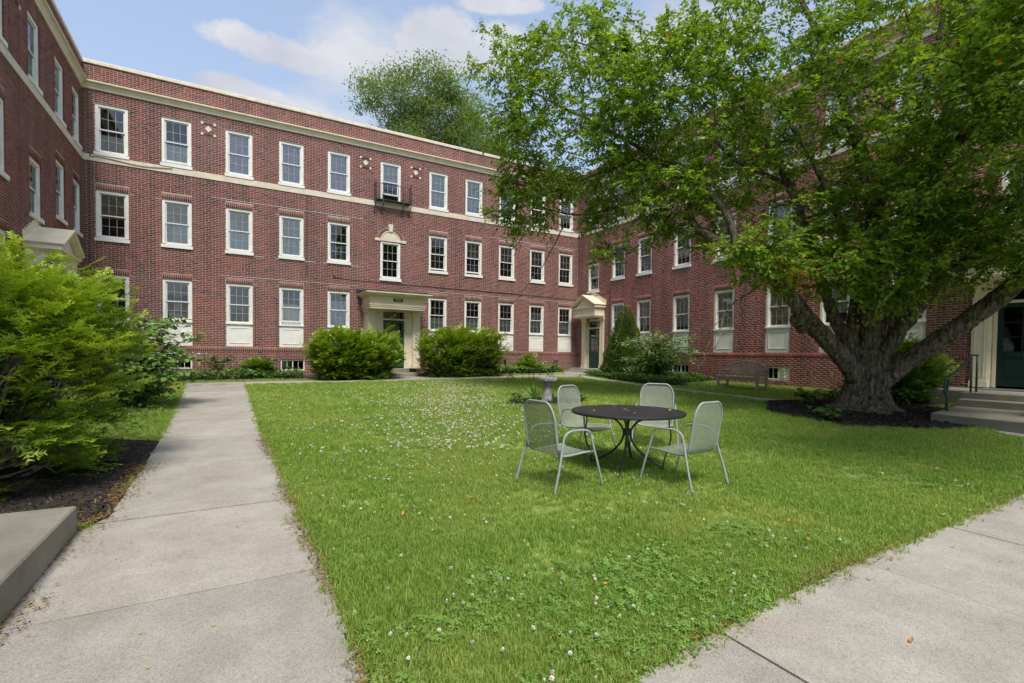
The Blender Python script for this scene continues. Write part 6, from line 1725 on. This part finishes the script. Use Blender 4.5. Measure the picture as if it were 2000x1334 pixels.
yew('yew_shrub', (4.28, 20.05), (1.66, .95), .44, 2.22, 430, 15, .21, 'dense clipped yew left of the path to the porch numbered 290', 2, SPR_F, bare=.30, nbr=60, tone0=.58, shape=5.5, inner=.4)
yew('yew_shrub', (9.05, 20.4), (1.9, .95), .47, 2.40, 450, 15, .21, 'dense clipped yew right of the path to the porch numbered 290', 3, SPR_F, bare=.24, nbr=60, tone0=.56, shape=5.0, inner=.4)
yew('yew_shrub', (15.75, 6.35), (1.25, .75), .38, 1.85, 210, 14, .22, 'dark yew in the shade between the old tree and the steps', 4, SPR_F, bare=.3, nbr=18, tone0=.22)
yew('yew_shrub', (13.3, 2.18), (.62, .5), .3, 1.95, 110, 14, .18, 'yew standing on the far side of the concrete steps', 5, SPR_F, bare=.3, nbr=14, tone0=.38)
yew('yew_shrub', (.95, 22.6), (.55, .4), .46, 1.18, 70, 12, .17, 'small low yew below the second window from the yew hedge', 6, SPR_F, bare=.2, nbr=8, tone0=.35)
yew('yew_shrub', (14.0, 22.6), (.75, .45), .55, 1.35, 80, 12, .17, 'small bright yew under the basement window near the corner door', 7, SPR_F, bare=.2, nbr=8, tone0=.50)

# ---------------------------------------------------------------- viburnums with white flower plates
def viburnum(c, half, z0, z1, nleaf, size, label, seed, layers=7, trunk=False, flowers=120, fsize=.05, skew=0.0):
    g = np.random.default_rng(seed); root = empty('viburnum_shrub', (c[0], c[1], z0)); tag(root, label, 'shrub', 'viburnums with white flowers')
    H = z1-z0; nb = layers*9
    tips = []
    b = MB()
    for i in range(nb):
        zl = H*(.18+.80*((i % layers)+.5)/layers)+g.normal(0, .05*H); zr = zl/H
        wr = math.sqrt(max(.05, 1-((zr-.62)/.62)**2)) if zr < .62 else math.sqrt(max(.05, 1-((zr-.62)/.42)**2))
        a = g.uniform(0, 2*PI); R = g.uniform(.55, 1.05)*wr
        t = np.array([half[0]*R*math.cos(a)+skew*zr, half[1]*R*math.sin(a), zl+.05*H*g.normal()])
        s0 = np.array([g.normal(0, .06), g.normal(0, .06), 0.]); fork = np.array([t[0]*.18, t[1]*.18, min(zl*.5, H*.4)])
        q = smooth_path([s0, fork, t*np.array([.6, .6, .85])+np.array([0, 0, .06*H]), t], 4)
        b.tube([tuple(p) for p in q], list(np.linspace(.022 if trunk else .014, .004, len(q))), 5, cap=False)
        tips.append(np.array(q))
    if trunk: b.tube(smooth_path([(0,0,-.05), (.03,.02,.2*H), (.08,.0,.38*H)], 4), [.085,.08,.075,.07,.065,.06,.055,.05,.045][:9], 8)
    o = b.build('stems', M['twig'], root, True); o['kind'] = 'stuff'
    P = []; D = []; U_ = []; L = []; T = []; fl = []
    per = max(1, nleaf//nb)
    for q in tips:
        lt = g.uniform(.3, .7)
        for j in range(per):
            t = g.uniform(.30, 1); k = t*(len(q)-1); i = min(int(k), len(q)-2); p = q[i]+(q[i+1]-q[i])*(k-i)
            a = g.uniform(0, 2*PI); sp = g.uniform(0, .20)*(half[0]+half[1])/2*1.1
            P.append(p+np.array([math.cos(a)*sp, math.sin(a)*sp, g.normal(.0, .035*H)])); d = np.array([math.cos(a), math.sin(a), -.35+g.normal(0, .3)]); D.append(d); U_.append(np.array([0, 0, 1.])+g.normal(0, .3, 3)); L.append(size*g.uniform(.6, 1.2)); T.append(np.clip(lt+g.normal(0, .16), 0, 1))
        for j in range(max(1, flowers//nb)):
            t = g.uniform(.45, 1); k = t*(len(q)-1); i = min(int(k), len(q)-2); p = q[i]+(q[i+1]-q[i])*(k-i); fl.append(p+np.array([g.normal(0, .10), g.normal(0, .10), .035+.02*g.uniform()]))
    o = leaves('foliage', np.array(P), np.array(D), np.array(U_), np.array(L), np.array(T), M['viburnum'], 1.25, BROAD_V, root); o['kind'] = 'stuff'
    # each flower plate: a ring of four-petalled florets
    fl = np.array(fl); V = []; F = []
    for p in fl:
        m_ = g.integers(4, 9); R = fsize*g.uniform(.6, 1.3)
        for s in range(m_):
            a = 2*PI*s/m_+g.uniform(0, .5); ctr = p+np.array([math.cos(a)*R, math.sin(a)*R, g.normal(0, .008)]); w = fsize*.42; base = len(V); ph = g.uniform(0, 1.5)
            for kx in range(8): rr = w*(1 if kx % 2 == 0 else .45); V.append((ctr[0]+rr*math.cos(ph+kx*PI/4), ctr[1]+rr*math.sin(ph+kx*PI/4), ctr[2]+g.normal(0, .006)))
            F.append(tuple(range(base, base+8)))
    me = bpy.data.meshes.new('flowers'); me.from_pydata(V, [], F); me.materials.append(M['petal']); me.update(); o = obj('flowers', me, root); o['kind'] = 'stuff'
    return root
viburnum((-1.62, 13.0), (1.22, 1.1), .31, 2.16, 3600, .12, 'white flowering viburnum behind the big yew at the left path', 1, 8, flowers=420, fsize=.07)
viburnum((15.3, 14.9), (1.95, 1.75), .48, 2.55, 5200, .105, 'wide white flowering viburnum before the right brick wall', 2, 7, trunk=True, flowers=420, fsize=.065, skew=.35)

# ---------------------------------------------------------------- dwarf spruce cone
def spruce_cone(c, r, z0, z1, seed, label):
    g = np.random.default_rng(seed); root = empty('dwarf_spruce', (c[0], c[1], z0)); tag(root, label, 'shrub')
    H = z1-z0; n = 24000
    t = 1-np.sqrt(g.uniform(0.0, 1, n)); a = g.uniform(0, 2*PI, n)
    bump = vnoise(a*2.6, t*9, 1.0, seed)*.5+vnoise(a*6, t*20, 1.0, seed+1)*.5
    R = r*np.power(np.clip(1-t, 0, 1), .72)*(.72+.50*bump)*np.clip(.55+t*6, 0, 1)
    P = np.stack([R*np.cos(a), R*np.sin(a), t*H+.04+bump*.06], 1)
    D = np.stack([np.cos(a), np.sin(a), .55+.5*t], 1)+g.normal(0, .3, (n, 3))
    tv = [(0,0,0), (.35,.16,.05), (1,.0,.0), (.35,-.16,.05), (.3,0,.22), (.75,.30,.1), (.75,-.30,.1), (.7,.0,.36)]
    tf = [np.array([(0,1,2), (0,2,3), (0,1,5), (0,6,3), (0,4,7)])]
    V, F = bake(tv, tf, frames(D, np.array([0, 0, 1.])+g.normal(0, .2, (n, 3))), P, g.uniform(.06, .11, n))
    o = obj('foliage', fast_mesh('foliage', V, F, M['spruce'], attrs={'tone': np.repeat(np.clip(.05+.85*bump+g.normal(0, .10, n), 0, 1), 8)}), root); o['kind'] = 'stuff'
    b = MB(); b.tube([(0,0,0), (0,0,H*.9)], [.07,.015], 8); b.build('trunk', M['yewbark'], root)
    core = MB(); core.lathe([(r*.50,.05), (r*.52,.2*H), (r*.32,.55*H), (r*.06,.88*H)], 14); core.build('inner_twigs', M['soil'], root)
spruce_cone((15.9, 17.3), 1.12, .52, 3.78, 4, 'conical dwarf spruce beside the corner door with the gabled hood')

# ---------------------------------------------------------------- hostas, ferns, ground cover, flower bed
def rosette(name, loc, n, L, W, m, label, cat='plant', seed=0, arch=.6, upright=.5, group=None, tone=(.2,.9), streak=False):
    g = np.random.default_rng(seed); root = empty(name, (loc[0], loc[1], G(*loc))); tag(root, label, cat, group)
    for i in range(n):
        a = i*2.399+g.uniform(0, .4); el = upright*(.35+1.0*(1-i/n))*g.uniform(.8, 1.2); l = L*g.uniform(.7, 1.15); w = W*g.uniform(.8, 1.15)
        V = []; T = []; S = 6
        for s in range(S+1):
            t = s/S; r = l*(t*math.cos(el)); z = l*(t*math.sin(el)-arch*t*t*.55)+.03
            ww = w*(math.sin(PI*min(max((t-.22)/.78, 0), 1))**.7 if t > .22 else .06) if s < S else .004
            for q in (-1, -.55, 0, .55, 1):
                V.append((r*math.cos(a)-q*ww/2*math.sin(a), r*math.sin(a)+q*ww/2*math.cos(a), z+abs(q)*ww*.16))
                T.append(min(1, (1.0 if abs(q) > .8 else .25) if streak else g.uniform(*tone)*.5+.35))
        F = [(s*5+q, (s+1)*5+q, (s+1)*5+q+1, s*5+q+1) for s in range(S) for q in range(4)]
        obj('leaf', fast_mesh('leaf', V, [np.array(F)], m, True, {'tone': T}), root)
    return root
rosette('hosta', (2.05, 22.35), 46, .55, .13, M['hostaw'], 'white-edged hosta clump under the basement window', seed=1, streak=True)
for i, p in enumerate(((14.95,22.75), (15.55,22.7), (15.95,22.9))):
    rosette('hosta', p, 34, .58, .15, M['hosta'], 'yellow-green hosta left of the corner door steps', seed=3+i, group='hostas left of the corner door')
for i, p in enumerate(((16.95,20.35), (17.2,19.95), (16.7,19.9), (16.5,20.4))):
    rosette('hosta', p, 32, .52, .14, M['hosta'], 'yellow-green hosta between the corner door and the spruce', seed=13+i, group='hostas right of the corner door')
def leafy(name, loc, h, n, size, m, label, seed, spread=.3, cat='plant', group=None, stems=7, tv=BROAD_V, w=1.0):
    """loose leafy plant: several arching stems with leaves"""
    g = np.random.default_rng(seed); root = empty(name, (loc[0], loc[1], G(*loc))); tag(root, label, cat, group)
    b = MB(); P = []; D = []; L = []
    for s in range(stems):
        a = g.uniform(0, 2*PI); R = spread*g.uniform(.3, 1); hh = h*g.uniform(.6, 1)
        q = smooth_path([(g.normal(0, .03), g.normal(0, .03), 0), (R*.3*math.cos(a), R*.3*math.sin(a), hh*.6), (R*.75*math.cos(a), R*.75*math.sin(a), hh), (R*1.1*math.cos(a), R*1.1*math.sin(a), hh*.93)], 4)
        b.tube([tuple(p) for p in q], list(np.linspace(.008, .002, len(q))), 5, cap=False)
        for j in range(max(1, n//stems)):
            k = g.uniform(.25, 1)*(len(q)-1); i = min(int(k), len(q)-2); p = q[i]+(q[i+1]-q[i])*(k-i); aa = a+g.choice((-1, 1))*g.uniform(.5, 1.5)
            P.append(p); D.append(np.array([math.cos(aa), math.sin(aa), g.normal(-.05, .3)])); L.append(size*g.uniform(.6, 1.2))
    b.build('stems', M['twig'], root)['kind'] = 'stuff'
    n_ = len(P); o = leaves('foliage', np.array(P), np.array(D), np.array([0, 0, 1.])+g.normal(0, .3, (n_, 3)), np.array(L), np.clip(g.normal(.5, .2, n_), 0, 1), m, w, tv, root); o['kind'] = 'stuff'
    return root
leafy('leafy_plant', (-.40, 22.6), .85, 260, .16, M['cover'], 'tall leafy plant with layered fronds against the brick below a window panel', 1, .62, tv=LEAF_V, stems=12)
leafy('leafy_plant', (1.45, 22.7), .75, 170, .15, M['cover'], 'dark leafy plant beside the white-edged hosta', 2, .50, tv=LEAF_V, stems=10)
leafy('tree_foot_plant', (10.35, 5.45), .24, 130, .12, M['cover'], 'low leafy plant at the edge of the mulch ring', 3, .42, stems=14, w=1.1)
leafy('tree_foot_plant', (10.9, 5.9), .22, 70, .11, M['cover'], 'small leafy plant on the mulch nearer the trunk', 4, .3, stems=9, w=1.1)
leafy('tree_foot_plant', (12.6, 7.05), .35, 60, .22, M['cover'], 'broad-leaved plant tucked behind the old trunk', 5, .35, stems=8)
def cover(name, poly, n, size, m, label, seed, h=.18, tvx=BROAD_V):
    g = np.random.default_rng(seed); A = np.array(poly); x = g.uniform(A[:, 0].min(), A[:, 0].max(), n*3); y = g.uniform(A[:, 1].min(), A[:, 1].max(), n*3)
    k = inpoly(x, y, poly); x, y = x[k][:n], y[k][:n]; n = len(x); hh = h*(.35+1.1*vnoise(x, y, 2.3, seed))*np.sqrt(g.uniform(0, 1, n))
    a = g.uniform(0, 2*PI, n); D = np.stack([np.cos(a), np.sin(a), g.normal(-.1, .35, n)], 1)
    o = leaves(name, np.stack([x, y, Gn(x, y)+.02+hh], 1), D, np.array([0, 0, 1.])+g.normal(0, .3, (n, 3)), size*g.uniform(.6, 1.25, n), np.clip(.15+.6*hh/h+g.normal(0, .15, n), 0, 1), m, 1.1, tvx)
    o['kind'] = 'stuff'; tag(o, label, 'ground cover'); return o
cover('ground_cover', [(15.0,19.2), (14.35,16.9), (13.65,14.6), (13.4,13.2), (14.2,12.4), (15.6,13.5), (17.5,13.7), (17.5,16.5), (15.5,16.5), (15.3,19.3)], 9000, .085, M['cover'], 'leafy ground cover spreading under the wide viburnum', 1, .26)
cover('ground_cover', [(7.7,19.85), (10.6,19.8), (10.4,20.1), (9.0,20.3), (7.7,20.5)], 1500, .12, M['cover'], 'low leafy ground cover at the foot of the right clipped yew', 2, .32)
cover('ground_cover', [(-4.5,21.0), (-1.3,20.9), (1.0,21.2), (2.6,21.2), (2.6,23.3), (-4.5,23.3)], 5200, .10, M['cover'], 'leafy plants filling the bed under the far left windows', 3, .30)
cover('ground_cover', [(11.0,21.5), (14.4,21.7), (16.0,22.7), (16.4,23.3), (11.0,23.3)], 3800, .11, M['hosta'], 'bright leafy plants filling the bed left of the corner door', 4, .34)
cover('ground_cover', [(14.4,5.5), (16.8,5.5), (17.5,7.6), (14.1,7.6), (13.6,6.6)], 2600, .10, M['cover'], 'shaded leafy plants under the yew by the steps', 5, .3)
cover('ground_cover', [(-3.5,9.3), (-1.15,9.3), (-1.05,12.2), (-1.15,14.6), (-3.5,14.6)], 900, .07, M['cover'], 'weeds under the viburnum along the left path', 6, .16)
# yellow flowers on the left verge
g = np.random.default_rng(12)
yf = MB()
for i in range(70):
    x, y = g.uniform(-2.4, -1.15), g.uniform(15.3, 17.4); z = G(x, y)+g.uniform(.10, .24)
    yf.tube([(x, y, G(x, y)), (x, y, z)], .003, 3); yf.lathe([(.004,0), (.02,.008), (.022,.014), (.0,.016)], 6, (x, y, z))
o = yf.build('yellow_flowers', M['yellow']); tag(o, 'small yellow flowers along the verge by the flowering viburnum', 'flowers', kind='stuff')
# birdbath bed
bedp = [((6.30,10.75), .32), ((6.62,10.35), .42), ((6.85,10.85), .40), ((7.45,10.2), .26), ((7.62,10.62), .36), ((6.1,10.35), .24), ((7.9,10.15), .22)]
for i, ((x, y), h) in enumerate(bedp):
    lab = ['bushy bed plant left of the birdbath', 'upright strappy plant before the birdbath', 'tall strappy plant behind the birdbath', 'low plant at the foot of the birdbath', 'leafy plant right of the birdbath', 'low plant at the end of the bed farthest from the birdbath', 'low plant at the rim of the bed behind the chair'][i]
    if i in (1, 2, 4): rosette('bed_plant', (x, y), 16, h*1.15, .045, M['hosta'], lab, seed=40+i, arch=.25, upright=1.15, group='flower bed plants')
    else: leafy('bed_plant', (x, y), h*.8, 50, .08, M['cover'], lab, 40+i, .18, group='flower bed plants')
for i, ((x, y, h), m_) in enumerate((((6.22,10.55,.24), 'magenta'), ((6.62,10.25,.30), 'pink'), ((7.35,10.10,.10), 'magenta'), ((7.5,10.0,.20), 'pink'), ((7.95,10.15,.24), 'magenta'), ((7.05,10.05,.08), 'magenta'))):
    r = empty('flower', (x, y, G(x, y))); tag(r, ['magenta flower at the end of the birdbath bed', 'pale pink flower before the birdbath', 'magenta flower low by the pedestal', 'pale pink flower right of the pedestal', 'magenta flower behind the chair at the bed rim', 'tiny magenta flower in the mulch before the pedestal'][i], 'flower', 'bed flowers')
    b = MB(); b.tube([(0,0,0), (.01,0,h)], .004, 4); b.build('stem', M['hosta'], r)
    for k in range(5):
        a = 2*PI*k/5; b = MB(); b.add([(.01,0,h), (.01+.035*math.cos(a-.4), .035*math.sin(a-.4), h+.012), (.01+.055*math.cos(a), .055*math.sin(a), h+.02), (.01+.035*math.cos(a+.4), .035*math.sin(a+.4), h+.012)], [(0,1,2,3)]); b.build('petal', M[m_], r)

# ---------------------------------------------------------------- trees beyond the roof
def far_tree(c, H, ells, n, size, label, seed, trunkr=.35):
    g = np.random.default_rng(seed); root = empty('far_tree', (c[0], c[1], .3)); tag(root, label, 'tree', 'trees beyond the building')
    P = []; cl = []
    for (e, r, k) in ells:
        u = unit(k, g); P.append(np.array(e)+u*(g.uniform(.25, 1, k)**.5)[:, None]*np.array(r))
    C = np.concatenate(P)
    b = MB(); b.tube(smooth_path([(0,0,0), (.1,.1,H*.3), (-.1,0,H*.55), (.1,.1,H*.8)], 4), list(np.linspace(trunkr, .06, 13)), 8); b.build('trunk', M['farbark'], root)
    bb_ = MB()
    for i in g.choice(len(C), min(60, len(C)), replace=False):
        t = C[i]; s0 = np.array([0, 0, t[2]*g.uniform(.45, .75)]); q = smooth_path([s0, s0*.5+t*.5+np.array([0, 0, -.4]), t], 4); bb_.tube([tuple(p) for p in q], list(np.linspace(.05, .012, len(q))), 4, cap=False)
    bb_.build('limbs', M['farbark'], root)['kind'] = 'stuff'
    k = np.repeat(np.arange(len(C)), n); N = len(k); Pl = C[k]+g.normal(0, .50, (N, 3))*np.array([1.2, 1.2, .42])
    D = unit(N, g); D[:, 2] = D[:, 2]*.5-.2
    o = leaves('foliage', Pl, D, np.array([0, 0, 1.])+g.normal(0, .4, (N, 3)), size*g.uniform(.6, 1.3, N), np.clip(g.uniform(.0, 1.0, len(C))[k]+g.normal(0, .12, N), 0, 1), M['far'], .9, LEAF4_V, root); o['kind'] = 'stuff'
far_tree((13.2,37), 21, [((-2.4,0,20.4), (2.8,2.4,2.4), 46), ((1.4,.5,20.0), (3.0,2.6,3.0), 52), ((4.2,-.6,18.2), (3.2,2.6,2.8), 48), ((-1.2,0,16.4), (3.4,3,2.6), 36), ((.6,0,22.2), (2.2,2.0,1.4), 16)], 165, .25, 'feathery locust tree rising behind the roof of the end wall', 1)
far_tree((17.6,38), 19, [((-.8,0,19.8), (2.8,2.6,2.8), 36), ((1.8,.5,17.0), (3.0,2.8,3.2), 36), ((-1.0,0,15.5), (3.2,3,2.4), 30)], 240, .23, 'rounder green tree behind the roof beside the feathery locust', 2)
